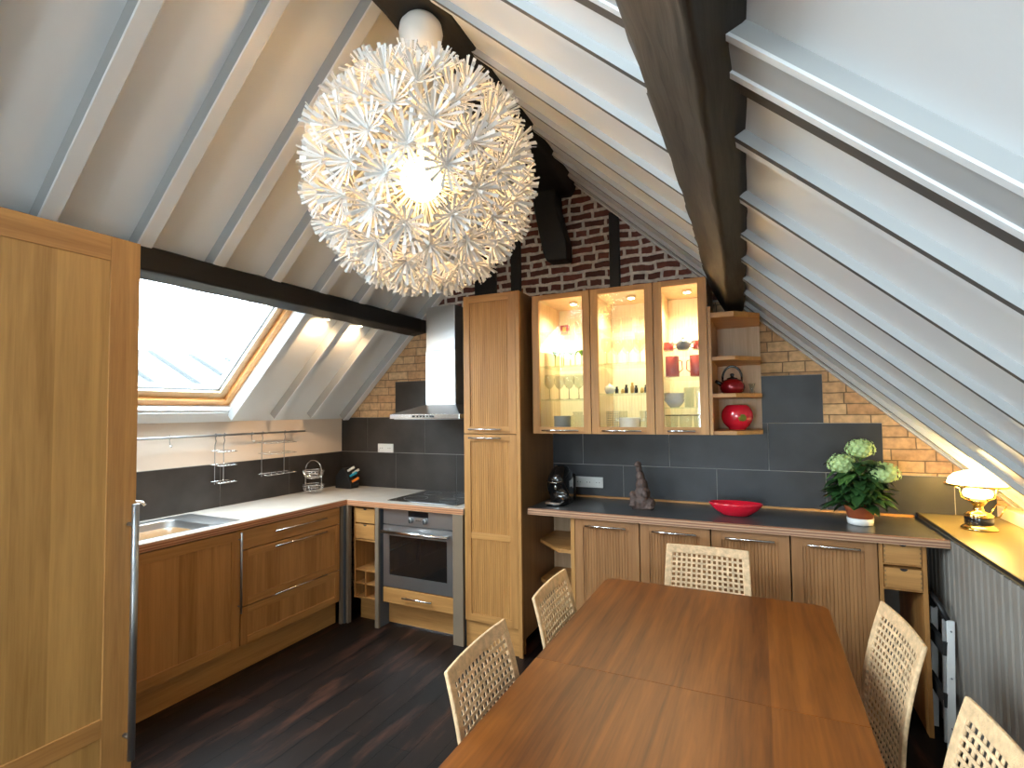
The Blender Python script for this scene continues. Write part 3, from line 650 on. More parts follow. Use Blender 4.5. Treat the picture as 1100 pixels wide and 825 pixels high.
# hood
hd = thing('cooker_hood', (1.24, -.25, 1.5), 'stainless steel cooker hood with square chimney over the hob', 'hood')
b = MB().loft([rrect(.935, 1.545, -.50, -.012, .004, 1.502, 2), rrect(.935, 1.545, -.50, -.012, .004, 1.535, 2)], smooth=False); b.obj('canopy', 'steel_bright', hd, bevel=.002)
MB().loft([[(.94, -.497, 1.535), (1.54, -.497, 1.535), (1.54, -.014, 1.535), (.94, -.014, 1.535)], [(1.12, -.30, 1.605), (1.39, -.30, 1.605), (1.39, -.014, 1.605), (1.12, -.014, 1.605)]], smooth=False).obj('hood_slope', 'steel_dark', hd)
c_ = MB().box(1.123, 1.389, -.30, -.032, 1.600, 2.02).obj('chimney', 'steel', hd, bevel=.003)
MB().box(1.126, 1.386, -.297, -.032, 2.02, 2.36).obj('upper_chimney', 'steel', hd, bevel=.003)
b = MB()
for k in range(9): b.box(1.205+k*.009, 1.211+k*.009, -.3015, -.3, 1.668, 1.675)
b.obj('maker_mark', 'steel_dark', c_)
MB().box(1.14, 1.33, -.5015, -.499, 1.511, 1.526).obj('control_strip', 'black_matte', hd)
b = MB()
for k in range(5): b.lathe([(.005, 0), (.005, .003), (0, .003)], (0, 0, 0), 10); 
b = MB()
for k in range(5): b.box(1.17+k*.028, 1.182+k*.028, -.5035, -.5012, 1.514, 1.523)
b.obj('buttons', 'steel_bright', hd)
MB().box(.96, 1.52, -.48, -.04, 1.495, 1.502).obj('grease_filter', 'steel_dark', hd)

# ================================================================== TALL CABINET
tc_ = thing('tall_cabinet', (1.84, -.3, 0), 'tall narrow oak larder cabinet beside the hob', 'cabinet')
b = MB().box(1.640, 2.052, -.585, -.012, .10, 2.327); b.obj('body', 'oak_side', tc_)
MB().box(2.030, 2.054, -.606, -.585, .0, 2.327).obj('edge_panel', 'oak_v', tc_)
d = door_y('door', tc_, 1.640, 2.030, 1.402, 2.327, -.606, fr=.048)
bar_handle('handle', (1.69, -.632, 1.432), (1.93, -.632, 1.432), (0, .026, 0), d, .006)
d = door_y('door', tc_, 1.640, 2.030, .175, 1.399, -.606, fr=.048, rail=.732)
bar_handle('handle', (1.69, -.632, 1.375), (1.93, -.632, 1.375), (0, .026, 0), d, .006)
MB().box(1.645, 2.045, -.545, -.53, 0, .10).obj('plinth', 'oak_x', tc_)
MB().box(1.641, 2.029, -.590, -.586, .0, .172).obj('bottom_rail', 'oak_x', tc_)

# ================================================================== RIGHT BASE RUN
wr = thing('worktop', (3.1, -.3, .89), 'long dark slate worktop with layered oak edge under the glass cabinets', 'worktop')
b = MB().box(2.085, 4.202, -.563, -.012, .893, .9325).obj('surface', 'worktop_slate', wr)
MB().prism([(-.573, .893), (-.563, .893), (-.563, .9325), (-.568, .9325), (-.573, .926)], 'X', 2.085, 4.202).obj('edge_band', 'ply_right', wr)
up_ = MB().box(2.056, 4.19, -.030, -.010, .933, .945).obj('trim_7', 'oak_x'); struct(up_, 'slim oak upstand along the back of the long worktop', 'trim')
def base_unit(x0, x1, label):
    t = thing('base_cabinet', ((x0+x1)/2, -.3, 0), label, 'cabinet')
    MB().box(x0+.001, x1-.001, -.518, -.02, .12, .892).obj('body', 'oak_side', t)
    d = door_y('door', t, x0, x1, .125, .888, -.540, fr=.052, mats=('oak_brown', 'oak_brown_x'), panel='oak_brown')
    bar_handle('handle', (x0+.072, -.566, .850), (x1-.072, -.566, .850), (0, .026, 0), d, .006)
    MB().box(x0+.001, x1-.001, -.48, -.465, 0, .12).obj('plinth', 'oak_x', t)
    return t
base_unit(2.385, 2.778, 'reeded oak base cabinet at the left end, beside the open corner shelves')
base_unit(2.782, 3.166, 'reeded oak base cabinet second from the open corner shelves, behind the far chair')
base_unit(3.170, 3.552, 'reeded oak base cabinet below the red bowl')
base_unit(3.556, 3.928, 'reeded oak base cabinet below the potted hydrangea')
t = thing('corner_shelf_unit', (2.2, -.3, 0), 'low open oak shelves with cut corners beside the tall cabinet', 'shelf')
MB().box(2.358, 2.383, -.538, -.02, 0, .892).obj('side_panel', 'oak_v', t)
MB().box(2.06, 2.358, -.04, -.02, .0, .892).obj('back_panel', 'oak_pale', t)
for z_ in (.12, .40, .66): MB().prism([(2.358, -.52), (2.27, -.52), (2.07, -.33), (2.07, -.04), (2.358, -.04)], 'Z', z_, z_+.022).obj('shelf', 'oak_x', t, bevel=.001)
t = thing('drawer_box_unit', (4.02, -.3, 0), 'narrow oak end unit with two small dovetailed drawers', 'cabinet')
b = MB().box(3.932, 3.950, -.530, -.02, .0, .892).box(4.103, 4.122, -.530, -.02, .0, .892).box(3.95, 4.103, -.528, -.02, .665, .675).box(3.95, 4.103, -.528, -.02, .784, .792)
b.obj('body', 'oak_orange', t, bevel=.001)
MB().box(3.95, 4.103, -.04, -.02, .0, .665).obj('back_panel', 'cladding_grey', t)
for z_ in (.677, .794):
    d = MB().box(3.953, 4.100, -.536, -.1, z_, z_+.095).obj('drawer', 'oak_x', t, bevel=.0012)
    b = MB()
    for k in range(4):
        for xx in (3.9535, 4.0935): b.box(xx, xx+.006, -.5368, -.535, z_+.008+k*.022, z_+.018+k*.022)
    b.obj('dovetails', 'oak_side', d); notch(d, 4.03, -.536, z_+.095, .016)

# ledge on the knee wall
le = MB(); le.box(4.207, 4.66, YB, -.012, .935, .958)
le.box(4.201, 4.207, YB, -.012, .946, .9605, 1)
lo = le.obj('wall_ledge', ['ledge_top', 'black_matte']); recenter(lo, (4.4, -1, .935)); struct(lo, 'slate topped ledge along the low boarded wall', 'ledge')

# ================================================================== UPPER GLASS CABINETS
UF = -.516
def upper(x0, x1, label, shelves):
    t = thing('glass_cabinet', ((x0+x1)/2, -.25, 1.403), label, 'cabinet', None)
    b = MB(); z0_, z1_ = 1.403, 2.298
    b.box(x0, x0+.016, UF+.022, -.012, z0_, z1_); b.box(x1-.016, x1, UF+.022, -.012, z0_, z1_); b.box(x0+.016, x1-.016, UF+.022, -.012, z0_, z0_+.018); b.box(x0+.016, x1-.016, UF+.022, -.012, z1_-.018, z1_)
    b.obj('body', 'oak_pale', t)
    pb = MB(); grooved(pb, x0+.016, x1-.016, -.035, z0_+.018, z1_-.018, .02, .002, th=.02); pb.obj('back_panel', 'back_cream', t)
    g_ = .0015; fr = .047; b = MB(); a0, a1, c0, c1 = x0+g_, x1-g_, z0_, z1_
    b.box(a0, a0+fr, UF, UF+.02, c0, c1, 0); b.box(a1-fr, a1, UF, UF+.02, c0, c1, 0); b.box(a0+fr, a1-fr, UF, UF+.02, c0, c0+fr-.005, 1); b.box(a0+fr, a1-fr, UF, UF+.02, c1-fr+.015, c1, 1)
    d = b.obj('door', ['oak_v', 'oak_x'], t, bevel=.0012)
    MB().box(a0+fr-.003, a1-fr+.003, UF+.009, UF+.012, c0+fr-.008, c1-fr+.018).obj('pane', 'glass_pane', d)
    bar_handle('handle', (x0+.07, UF-.024, 1.424), (x1-.075, UF-.024, 1.424), (0, .024, 0), d, .0055, 'steel_bright')
    for z_ in shelves: MB().box(x0+.018, x1-.018, -.475, -.045, z_-.006, z_).obj('glass_shelf', 'glass_shelf', t)
    # little spot lamp
    xs = (x0+x1)/2+.02
    sp = MB().lathe([(.030, 0), (.030, -.014), (.024, -.016), (0, -.016)], (xs, -.30, 2.280), 20).obj('spot_lamp', 'steel_bright', t)
    MB().lathe([(.019, 0), (.019, -.002), (0, -.002)], (xs, -.30, 2.2635), 16).obj('spot_lens', 'spot_glow', sp)
    d_ = bpy.data.lights.new('cabinet_spot', 'SPOT'); d_.energy = 24; d_.color = (1, .82, .52); d_.spot_size = 2.7; d_.spot_blend = .9; d_.shadow_soft_size = .02
    o = bpy.data.objects.new('cabinet_spot', d_); COL.objects.link(o); o.location = (xs, -.30, 2.255)
    return t
plain('back_cream', (.86, .76, .58, 1), .5)
CA, CB, CC = (2.106, 2.496), (2.498, 2.880), (2.882, 3.178)
SA = (2.062, 1.840, 1.622); SB = (2.056, 1.838, 1.652); SC = (2.086, 1.900, 1.742, 1.560)
upper(*CA, 'left lit glass-door wall cabinet holding green stemmed glasses', SA)
upper(*CB, 'middle lit glass-door wall cabinet holding stemware and a white pot', SB)
upper(*CC, 'right lit glass-door wall cabinet holding red mugs and jars', SC)
# open end shelf
t = thing('open_shelf_unit', (3.31, -.25, 1.4), 'open oak end shelves with kettle and red vase', 'shelf')
SH = [(3.196, -.500), (3.315, -.500), (3.446, -.36), (3.446, -.030), (3.196, -.030)]
MB().box(3.180, 3.196, -.515, -.012, 1.403, 2.125).obj('side_panel', 'oak_v', t)
MB().box(3.196, 3.446, -.030, -.012, 1.403, 2.09).obj('back_panel', 'oak_pale', t)
ZS = [1.403, 1.612, 1.820, 2.062]
for z_ in ZS: MB().prism(SH, 'Z', z_, z_+(.022 if z_ < 2 else .03)).obj('shelf', 'oak_x', t, bevel=.0015)

# ================================================================== WARDROBE / TALL DOOR IN THE LEFT FOREGROUND
wd = thing('tall_wardrobe', (1.0, -2.7, 0), 'tall oak wardrobe with long steel pull in the left foreground', 'wardrobe')
XW, YW, ZW = 1.20, -2.40, 2.236
MB().prism([(.60, 0), (1.176, 0), (1.176, ZW), (.97, ZW), (.97, 2.14), (.74, 2.05), (.60, 1.90)], 'Y', -3.55, YW-.004).obj('body', 'oak_side', wd)
def wdoor(y0, y1, handle_at):
    fr = .105; b = MB(); x0, x1 = XW-.022, XW
    y0 += .002; y1 -= .002
    b.box(x0, x1, y0, y0+fr, .02, ZW, 0); b.box(x0, x1, y1-fr, y1, .02, ZW, 0)
    for (c0, c1) in ((ZW-.095, ZW), (.355, .425), (.02, .09)): b.box(x0, x1, y0+fr, y1-fr, c0, c1, 1)
    d = b.obj('door', ['oak_v', 'oak_y'], wd, bevel=.002)
    MB().box(XW-.016, XW-.006, y0+fr-.001, y1-fr+.001, .425, ZW-.095).obj('panel', 'oak_board', d)
    MB().box(XW-.016, XW-.006, y0+fr-.001, y1-fr+.001, .09, .355).obj('panel', 'oak_board', d)
    if handle_at: bar_handle('handle', (XW+.045, handle_at, .245), (XW+.045, handle_at, 1.205), (-.045, 0, 0), d, .0125, 'steel_dark', .08)
    return d
wdoor(-2.96, YW, YW-.028)
wdoor(-3.55, -2.962, None)

# ================================================================== DINING TABLE
tb = thing('dining_table', (3.2, -2.0, 0), 'large reddish brown wooden dining table with extension leaves', 'table')
TX0, TX1, TY0, TY1 = 2.742, 3.655, -2.92, -1.128
def toppiece(y0, y1, rb, rf):
    pts = []; r_ = .05
    def corner(cx, cy, a0, on):
        return [(cx+r_*math.cos(a0+PI/2*k/6), cy+r_*math.sin(a0+PI/2*k/6)) for k in range(7)]
    if rb: pts += corner(TX1-r_, y1-r_, 0, 1)+corner(TX0+r_, y1-r_, PI/2, 1)
    else: pts += [(TX1, y1), (TX0, y1)]
    if rf: pts += corner(TX0+r_, y0+r_, PI, 1)+corner(TX1-r_, y0+r_, 1.5*PI, 1)
    else: pts += [(TX0, y0), (TX1, y0)]
    return MB().prism(pts, 'Z', .712, .74).obj('tabletop_leaf', 'cherry_table', tb, bevel=.0015)
toppiece(-2.0238, TY1, True, False); toppiece(TY0, -2.0242, False, True)
b = MB(); b.box(TX0+.07, TX1-.07, TY0+.07, TY0+.09, .62, .711); b.box(TX0+.07, TX1-.07, TY1-.09, TY1-.07, .62, .711); b.box(TX0+.07, TX0+.09, TY0+.09, TY1-.09, .62, .711); b.box(TX1-.09, TX1-.07, TY0+.09, TY1-.09, .62, .711)
b.obj('apron', 'cherry_table', tb)
for x_ in (TX0+.09, TX1-.09):
    for y_ in (TY0+.09, TY1-.09):
        MB().loft([[(x_+sx*h, y_+sy*h, z_) for sx, sy in ((-1, -1), (1, -1), (1, 1), (-1, 1))] for z_, h in ((0, .022), (.62, .034), (.711, .034))], smooth=False).obj('leg', 'cherry_table', tb, bevel=.003)

# ================================================================== CHAIRS (woven rattan shell on metal frame)
def chair_profile(v):
    """v 0..1 from seat front edge to top of back. returns (y,z): seat faces -Y side, back at +Y"""
    seat = .44
    if v < .40:
        t = v/.40; return (-.42+.36*t, seat+.012*math.cos(t*PI)-.012*t)
    if v < .55:
        t = (v-.40)/.15; a = t*PI/2*.86; return (-.06+.075*math.sin(a)*.9, seat-.02+.085*(1-math.cos(a)))
    t = (v-.55)/.45; y0 = -.06+.075*math.sin(PI/2*.86)*.9; z0 = seat-.02+.085*(1-math.cos(PI/2*.86))
    return (y0+.030*t+.045*t*t, z0+(.868-z0)*t)
def chair_pt(u, v, off=0):
    y_, z_ = chair_profile(v); y2, z2 = chair_profile(min(v+.01, 1)); y1, z1 = chair_profile(max(v-.01, 0))
    n = Vector((0, -(z2-z1), (y2-y1))).normalized()      # towards the sitter
    wv = .205 if v < .5 else .205-.018*((v-.5)/.5)
    c = .012*(u*u)*min(1, max(0, (v-.3)/.4)) if v > .3 else 0    # back curves forward at its sides
    sag = -.012*(1-u*u) if v < .45 else 0
    return Vector((u*wv, y_-c, z_+sag))+n*off
def chair_n(u, v):
    a = chair_pt(u+.02, v)-chair_pt(u-.02, v); b_ = chair_pt(u, min(v+.01, 1))-chair_pt(u, max(v-.01, 0)); return b_.cross(a).normalized()*-1
def make_chair():
    t = thing('woven_chair', (0, 0, 0), '', 'chair')
    b = MB(); nv = 15; NS = 44
    for i in range(nv):
        u = -.86+1.72*i/(nv-1); vs = [.03+.94*k/NS for k in range(NS+1)]
        b.strip([chair_pt(u, v, .0016*math.sin(k*PI/1.0+i*PI)) for k, v in enumerate(vs)], lambda k, u=u, vs=vs: chair_n(u, vs[k]), .0098, .0022)
    nh = 35
    for j in range(nh):
        v = .04+.92*j/(nh-1); us = [-.88+1.76*k/10 for k in range(11)]
        b.strip([chair_pt(u, v, .003) for u in us], lambda k, v=v, us=us: chair_n(us[k], v), .0098, .0022)
    b.obj('woven_shell', 'rattan', t)
    # wrapped border: two sides, front and top
    def border(path, nr, w, name):
        return MB().strip(path, nr, w, .012).obj(name, 'rattan_band', t, bevel=.004)
    for sgn in (-1, 1):
        vs = [k/40 for k in range(41)]
        border([chair_pt(sgn*.93, v) for v in vs], lambda k, s=sgn, vs=vs: chair_n(s*.93, vs[k]), .032, 'side_band')
    us = [-1+2*k/14 for k in range(15)]
    border([chair_pt(u, .978) for u in us], lambda k: chair_n(us[k], .978), .042, 'top_band')
    border([chair_pt(u, .015) for u in us], lambda k: chair_n(us[k], .015), .034, 'front_band')
    for sx in (-1, 1):
        MB().tube([(sx*.165, -.385, .425), (sx*.18, -.40, .0)], .012, 10).obj('leg', 'steel_dark', t)
        MB().tube([(sx*.165, -.02, .44), (sx*.18, .055, .0)], .012, 10).obj('leg', 'steel_dark', t)
    fm = MB()
    for sx in (-1, 1): fm.tube([(sx*.165, -.40, .418), (sx*.165, -.05, .405), (sx*.165, -.02, .44)], .009, 8)
    fm.tube([(-.165, -.30, .412), (.165, -.30, .412)], .008, 8); fm.tube([(-.165, -.10, .405), (.165, -.10, .405)], .008, 8)
    fm.obj('seat_frame', 'steel_dark', t)
    return t
ch = make_chair()
# chair local: sitter looks to -Y. back top centre is at local (0,+.083,.868)
CH = [((3.175, -.945, 0), 0.0, 'woven rattan chair at the far end of the dining table'),
      ((2.728, -1.672, 0), PI/2+.03, 'woven rattan chair on the left side of the table, nearer the oak cabinets'),
      ((2.728, -2.262, 0), PI/2+.04, 'woven rattan chair on the left side of the table, nearest the camera'),
      ((3.742, -1.590, 0), -PI/2+.09, 'woven rattan chair on the right of the table, beside the folded step ladder'),
      ((3.785, -2.235, 0), -PI/2+.06, 'woven rattan chair on the right of the table, cut off by the bottom right corner')]
# rotate so that the sitter faces the table
for k, (loc, rz, lab) in enumerate(CH):
    if k == 0: ch.location = loc; ch['label'] = lab; ch['group'] = 'woven chairs round the dining table'; 
    else:
        dup(ch, loc, rz, lab)
for o in bpy.data.objects:
    if o.name.startswith('woven_chair'): o['group'] = 'woven chairs round the dining table'

# ================================================================== PENDANT
PC = Vector((2.216, -1.907, 2.49)); PR = .480
pn = thing('pendant_lamp', (PC.x, PC.y, 3.13), 'huge dandelion-like white paper flower pendant lamp under the ridge beam', 'lamp')
MB().lathe([(.062, .03), (.085, .0), (.090, -.03), (.078, -.085), (.058, -.125), (.05, -.13)], (PC.x, PC.y, 3.13), 32).obj('ceiling_cup', 'white_plastic', pn)
MB().tube([(PC.x, PC.y, 3.01), (PC.x, PC.y, PC.z+.10)], .006, 8).obj('cord', 'white_plastic', pn)
sk_ = MB(); GR = .085
sk_.sphere(PC, GR, 24, 16)
gl = sk_.obj('inner_globe', 'bulb_glow', pn)
def fib(n):
    out = []
    for k in range(n):
        z_ = 1-2*(k+.5)/n; r_ = math.sqrt(1-z_*z_); a = PI*(3-math.sqrt(5))*k; out.append(Vector((r_*math.cos(a), r_*math.sin(a), z_)))
    return out
def flower_mesh(seed):
    rnd = random.Random(seed); b = MB()
    b.tube([(0, 0, -.30), (0, 0, -.002)], .0022, 5)
    b.lathe([(.0, -.004), (.012, -.003), (.018, .0), (.010, .004), (.0, .005)], (0, 0, 0), 10, cap=False)
    for (n, tilt, ln) in ((16, .40, .098), (7, 1.0, .080)):
        for k in range(n):
            a = 2*PI*(k+.5*(n == 9)+rnd.uniform(-.12, .12))/n; tl = tilt+rnd.uniform(-.07, .07); l_ = ln*rnd.uniform(.93, 1.05)
            # petal: narrow strip widening at its end, folded along its length
            d = Vector((math.cos(a)*math.cos(tl), math.sin(a)*math.cos(tl), math.sin(tl))); s_ = Vector((-math.sin(a), math.cos(a), 0)); n_ = d.cross(s_)
            P0 = Vector((0, 0, 0))+d*.010; rings = []
            for q, wd_ in ((0, .0026), (.5, .0044), (1, .0066)):
                c = P0+d*l_*q+n_*(-.010*q*q)*(-1); rings.append([c+s_*wd_+n_*.0012, c-s_*wd_+n_*.0012, c-s_*wd_*.8-n_*.0012, c+s_*wd_*.8-n_*.0012])
            b.loft(rings, smooth=False)
    return b
vc = (Vector((3.417, -3.6242, 1.5447))-PC).normalized()
dirs = [d for d in fib(116) if d.z < .975]
dirs.remove(max(dirs, key=lambda d: d.dot(vc)))
dirs.sort(key=lambda d: -d.dot(vc))
tmpl = [flower_mesh(k) for k in range(3)]
meshes = []
first = [None]*3
for i, d in enumerate(dirs[:99]):
    q = d.to_track_quat('Z', 'Y'); rot = Matrix.Rotation(random.random()*6.28, 4, 'Z')
    base_r = PR-.088
    mw = Matrix.Translation(PC-Vector(pn.location)+d*base_r*random.uniform(.985, 1.02))@q.to_matrix().to_4x4()@rot
    if first[i % 3] is None:
        o = tmpl[i % 3].obj('paper_flower', 'pendant_paper', None); first[i % 3] = o; o.parent = pn
    else:
        o = first[i % 3].copy(); COL.objects.link(o); o.parent = pn
    o.matrix_local = mw
rest = MB()
for i, d in enumerate(dirs[99:]):
    q = d.to_track_quat('Z', 'Y').to_matrix().to_4x4()@Matrix.Rotation(random.random()*6.28, 4, 'Z'); mw = Matrix.Translation(PC+d*(PR-.088))@q
    t_ = tmpl[i % 3]; rest.add([mw@v for v in t_.v], t_.f)
ro = rest.obj('paper_flowers_on_far_side', 'pendant_paper', pn); ro['kind'] = 'stuff'
ld = bpy.data.lights.new('pendant_bulb', 'POINT'); ld.energy = 50; ld.color = (1, .46, .12); ld.shadow_soft_size = .09
lo_ = bpy.data.objects.new('pendant_bulb', ld); COL.objects.link(lo_); lo_.location = PC+Vector((0, 0, 0))
gl.visible_shadow = True

# ================================================================== TABLE LAMP
LX, LY, LZ = 4.362, -.385, .9585
la = thing('oil_style_table_lamp', (LX, LY, LZ), 'brass table lamp with glowing white dome shade on the ledge', 'lamp')
MB().lathe([(0, 0), (.070, 0), (.072, .006), (.060, .016), (.052, .020), (.052, .060), (.056, .068), (.044, .078), (.022, .086), (.018, .108), (.026, .120), (.034, .132), (.030, .142), (.02, .146), (0, .146)], (LX, LY, LZ), 32).obj('base', 'brass', la)
MB().lathe([(.0535, .026), (.0545, .030), (.0545, .054), (.0535, .058)], (LX, LY, LZ), 32, cap=False).obj('dark_band', 'black_gloss', la)
MB().lathe([(.030, .146), (.052, .154), (.058, .170), (.052, .186), (.034, .194)], (LX, LY, LZ), 28).obj('glass_globe', 'lamp_glow_small', la)
# dome shade, with brass rim
MB().lathe([(.114, .214), (.113, .222), (.106, .242), (.086, .262), (.050, .275), (.028, .280), (.028, .277), (.050, .271), (.084, .258), (.102, .240), (.109, .222), (.111, .214)], (LX, LY, LZ), 36, cap=False).obj('shade', 'lamp_glow_white', la)
MB().lathe([(.111, .208), (.123, .206), (.126, .211), (.123, .216), (.111, .216)], (LX, LY, LZ), 36, cap=False).obj('shade_rim', 'brass', la)
arm = MB()
for s_ in (-1, 1): arm.tube([(LX+s_*.028, LY, LZ+.13), (LX+s_*.064, LY, LZ+.15), (LX+s_*.070, LY, LZ+.19), (LX+s_*.110, LY, LZ+.212)], .003, 6)
arm.obj('shade_arms', 'brass', la)
cd = MB().tube([(LX+.05, LY+.04, LZ+.004), (LX+.09, LY+.12, LZ+.004), (LX+.10, LY+.18, LZ+.05), (LX+.13, LY+.20, LZ+.095), (LX+.155, LY+.16, LZ+.09), (LX+.14, LY+.20, LZ+.03), (LX+.10, LY+.25, LZ+.012), (LX+.06, LY+.22, LZ+.004)], .0035, 6).obj('cord', 'brass', la)
for (dz, e_, r_) in ((.235, 5.0, .05), (.172, 1.4, .05)):
    d_ = bpy.data.lights.new('table_lamp_bulb', 'POINT'); d_.energy = e_; d_.color = (1, .62, .12); d_.shadow_soft_size = r_
    o = bpy.data.objects.new('table_lamp_bulb', d_); COL.objects.link(o); o.location = (LX, LY, LZ+dz+(.0))

# ================================================================== HYDRANGEA
HX, HY, HZ = 3.892, -.335, .933
hy = thing('potted_hydrangea', (HX, HY, HZ), 'green hydrangea in a terracotta pot on the long worktop', 'plant')
MB().lathe([(0, 0), (.052, 0), (.058, .004), (.062, .036), (.058, .036), (.05, .01), (0, .01)], (HX, HY, HZ), 28).obj('white_saucer', 'pale_ceramic', hy)
MB().lathe([(0, .012), (.050, .012), (.066, .080), (.070, .082), (.070, .098), (.064, .098), (.060, .085), (0, .082)], (HX, HY, HZ), 28).obj('pot', 'terracotta', hy)
rl = random.Random(11)
def leaf(b, base, d, ln, wd_, droop, mi=0):
    d = Vector(d).normalized(); s_ = d.cross(Vector((0, 0, 1)))
    if s_.length < .1: s_ = Vector((1, 0, 0))
    s_.normalize(); rings = []
    prof = [(0, .08), (.15, .55), (.35, .95), (.55, 1), (.75, .75), (.9, .35), (1, .03)]
    for q, w_ in prof:
        c = Vector(base)+d*ln*q+Vector((0, 0, -droop*q*q)); w2 = wd_*w_/2
        rings.append([c-s_*w2+Vector((0, 0, w2*.35)), c, c+s_*w2+Vector((0, 0, w2*.35))])
    b.loft(rings, mi, cap=False, closed=False)
lf = MB(); st = MB()
heads = [(3.815, -.36, 1.245, .066), (3.905, -.33, 1.325, .066), (3.995, -.37, 1.205, .070)]
for hx, hy_, hz, hr in heads: st.tube([(HX+rl.uniform(-.02, .02), HY+rl.uniform(-.02, .02), HZ+.08), (HX*.5+hx*.5, HY*.5+hy_*.5, HZ+.18), (hx, hy_, hz-.01)], .004, 6)
for k in range(210):
    a = rl.uniform(0, 2*PI); el = rl.uniform(-.35, .9); rad = rl.uniform(.02, .075)
    h = rl.uniform(.09, .33); base = (HX+rad*math.cos(a), HY+rad*math.sin(a), HZ+h)
    leaf(lf, base, (math.cos(a), math.sin(a), el*.6), rl.uniform(.07, .125)*(1.1 if h < .2 else .8), rl.uniform(.045, .07), rl.uniform(.02, .06), 1 if k % 6 == 0 else 0)
lf.obj('foliage', ['leaf', 'leaf_light'], hy); st.obj('stems', 'leaf_light', hy)
for hx, hy_, hz, hr in heads:
    b = MB()
    for d in fib(80):
        if d.z < -.45: continue
        c = Vector((hx, hy_, hz))+Vector((d.x*hr, d.y*hr, d.z*hr*.84))*rl.uniform(.9, 1.06); t1 = d.orthogonal().normalized(); t2 = d.cross(t1); a0 = rl.uniform(0, 1.5)
        for k in range(4):
            a = a0+k*PI/2; u = t1*math.cos(a)+t2*math.sin(a); w_ = d.cross(u)
            b.add([c, c+u*.007+w_*.006+d*.002, c+u*.0145+d*.0035, c+u*.007-w_*.006+d*.002], [(0, 1, 2, 3)])
    b.sphere((hx, hy_, hz), hr*.82, 14, 9, sc=(1, 1, .84))
    b.obj('flower_head', 'petal_green', hy)
MB().lathe([(0, .084), (.060, .084), (0, .090)], (HX, HY, HZ), 20, cap=False).obj('soil', 'soil', hy)

# ================================================================== OBJECTS ON THE LONG WORKTOP
# red bowl, pointed oval
BX, BY, BZ = 3.290, -.335, .933
b = MB(); R0 = []
def oval(rx, ry, z_, n=36):
    return [(BX+rx*math.cos(2*PI*i/n)*(1+.0*abs(math.cos(2*PI*i/n))), BY+ry*math.sin(2*PI*i/n), BZ+z_) for i in range(n)]
b.loft([oval(.050, .035, 0), oval(.075, .048, .004), oval(.118, .066, .035), oval(.140, .076, .062), oval(.146, .079, .074), oval(.141, .074, .074), oval(.115, .060, .046), oval(.075, .045, .020), oval(.03, .02, .012)])
bo = b.obj('red_bowl', 'red_glass'); recenter(bo, (BX, BY, BZ)); tag(bo, 'wide glossy red bowl on the long slate worktop', 'bowl')
# figurine
FX, FY, FZ = 2.762, -.33, .933
b = MB()
for (x_, y_, z_, r_, sc) in ((0, 0, .045, .062, (1, .8, .75)), (-.045, -.01, .05, .035, (1, 1, 1.1)), (.045, -.01, .04, .034, (1, 1, 1)), (.0, 0, .10, .048, (1, .85, 1)), (-.005, 0, .15, .040, (.95, .85, 1.1)), (-.012, 0, .20, .030, (.9, .9, 1.2)), (-.020, 0, .245, .022, (.9, .9, 1.2)), (-.024, -.004, .275, .020, (1, 1, 1)), (-.058, -.01, .085, .024, (1, 1, 1)), (-.056, -.03, .025, .020, (1.3, 1.2, .8)), (.05, -.035, .018, .02, (1.3, 1.2, .8)), (.02, -.03, .09, .02, (1, 1, 1.4)), (-.036, -.012, .272, .009, (1.3, 1, .9))):
    b.sphere((FX+x_, FY+y_, FZ+z_), r_, 14, 10, sc=sc)
b.box(FX-.06, FX+.06, FY-.04, FY+.035, FZ, FZ+.018)
fo = b.obj('carved_figurine', 'carved_stone'); md = fo.modifiers.new('r', 'REMESH'); md.mode = 'VOXEL'; md.voxel_size = .0045; md.use_smooth_shade = True
recenter(fo, (FX, FY, FZ)); tag(fo, 'dark brown carved seated figurine with long raised neck on the long worktop', 'figurine')
# coffee machine
cm = thing('coffee_machine', (2.215, -.30, .933), 'glossy black capsule coffee machine beside the tall cabinet', 'coffee machine')
CX, CY, CZ = 2.215, -.30, .933
pts = [(-.17, 0), (-.17, .018), (-.075, .022), (-.07, .10), (-.125, .13), (-.14, .165), (-.12, .205), (-.07, .24), (0, .255), (.07, .235), (.11, .18), (.12, .10), (.12, 0)]
rings = []
for k in range(13):
    u = -1+2*k/12; w_ = math.sqrt(max(0, 1-(abs(u))**3.2)); rings.append([(CX+u*.070, CY+p_[0]*(.35+.65*w_), CZ+p_[1]*(.45+.55*w_)) for p_ in pts])
MB().loft(rings).obj('body', 'black_gloss', cm)
MB().box(CX-.05, CX+.05, CY-.172, CY-.078, CZ+.012, CZ+.026).obj('drip_tray', 'chrome', cm, bevel=.003)
MB().tube([(CX, CY-.108, CZ+.132), (CX, CY-.108, CZ+.10)], .010, 10).obj('spout', 'chrome', cm)
MB().tube([(CX-.052, CY-.135, CZ+.158), (CX-.02, CY-.152, CZ+.150), (CX+.02, CY-.152, CZ+.150), (CX+.052, CY-.135, CZ+.158)], .0035, 6).obj('chrome_trim', 'chrome', cm)
MB().lathe([(.05, 0), (.05, .17), (.045, .175), (0, .175)], (CX+.0, CY+.155, CZ), 20).obj('water_tank', 'black_matte', cm)
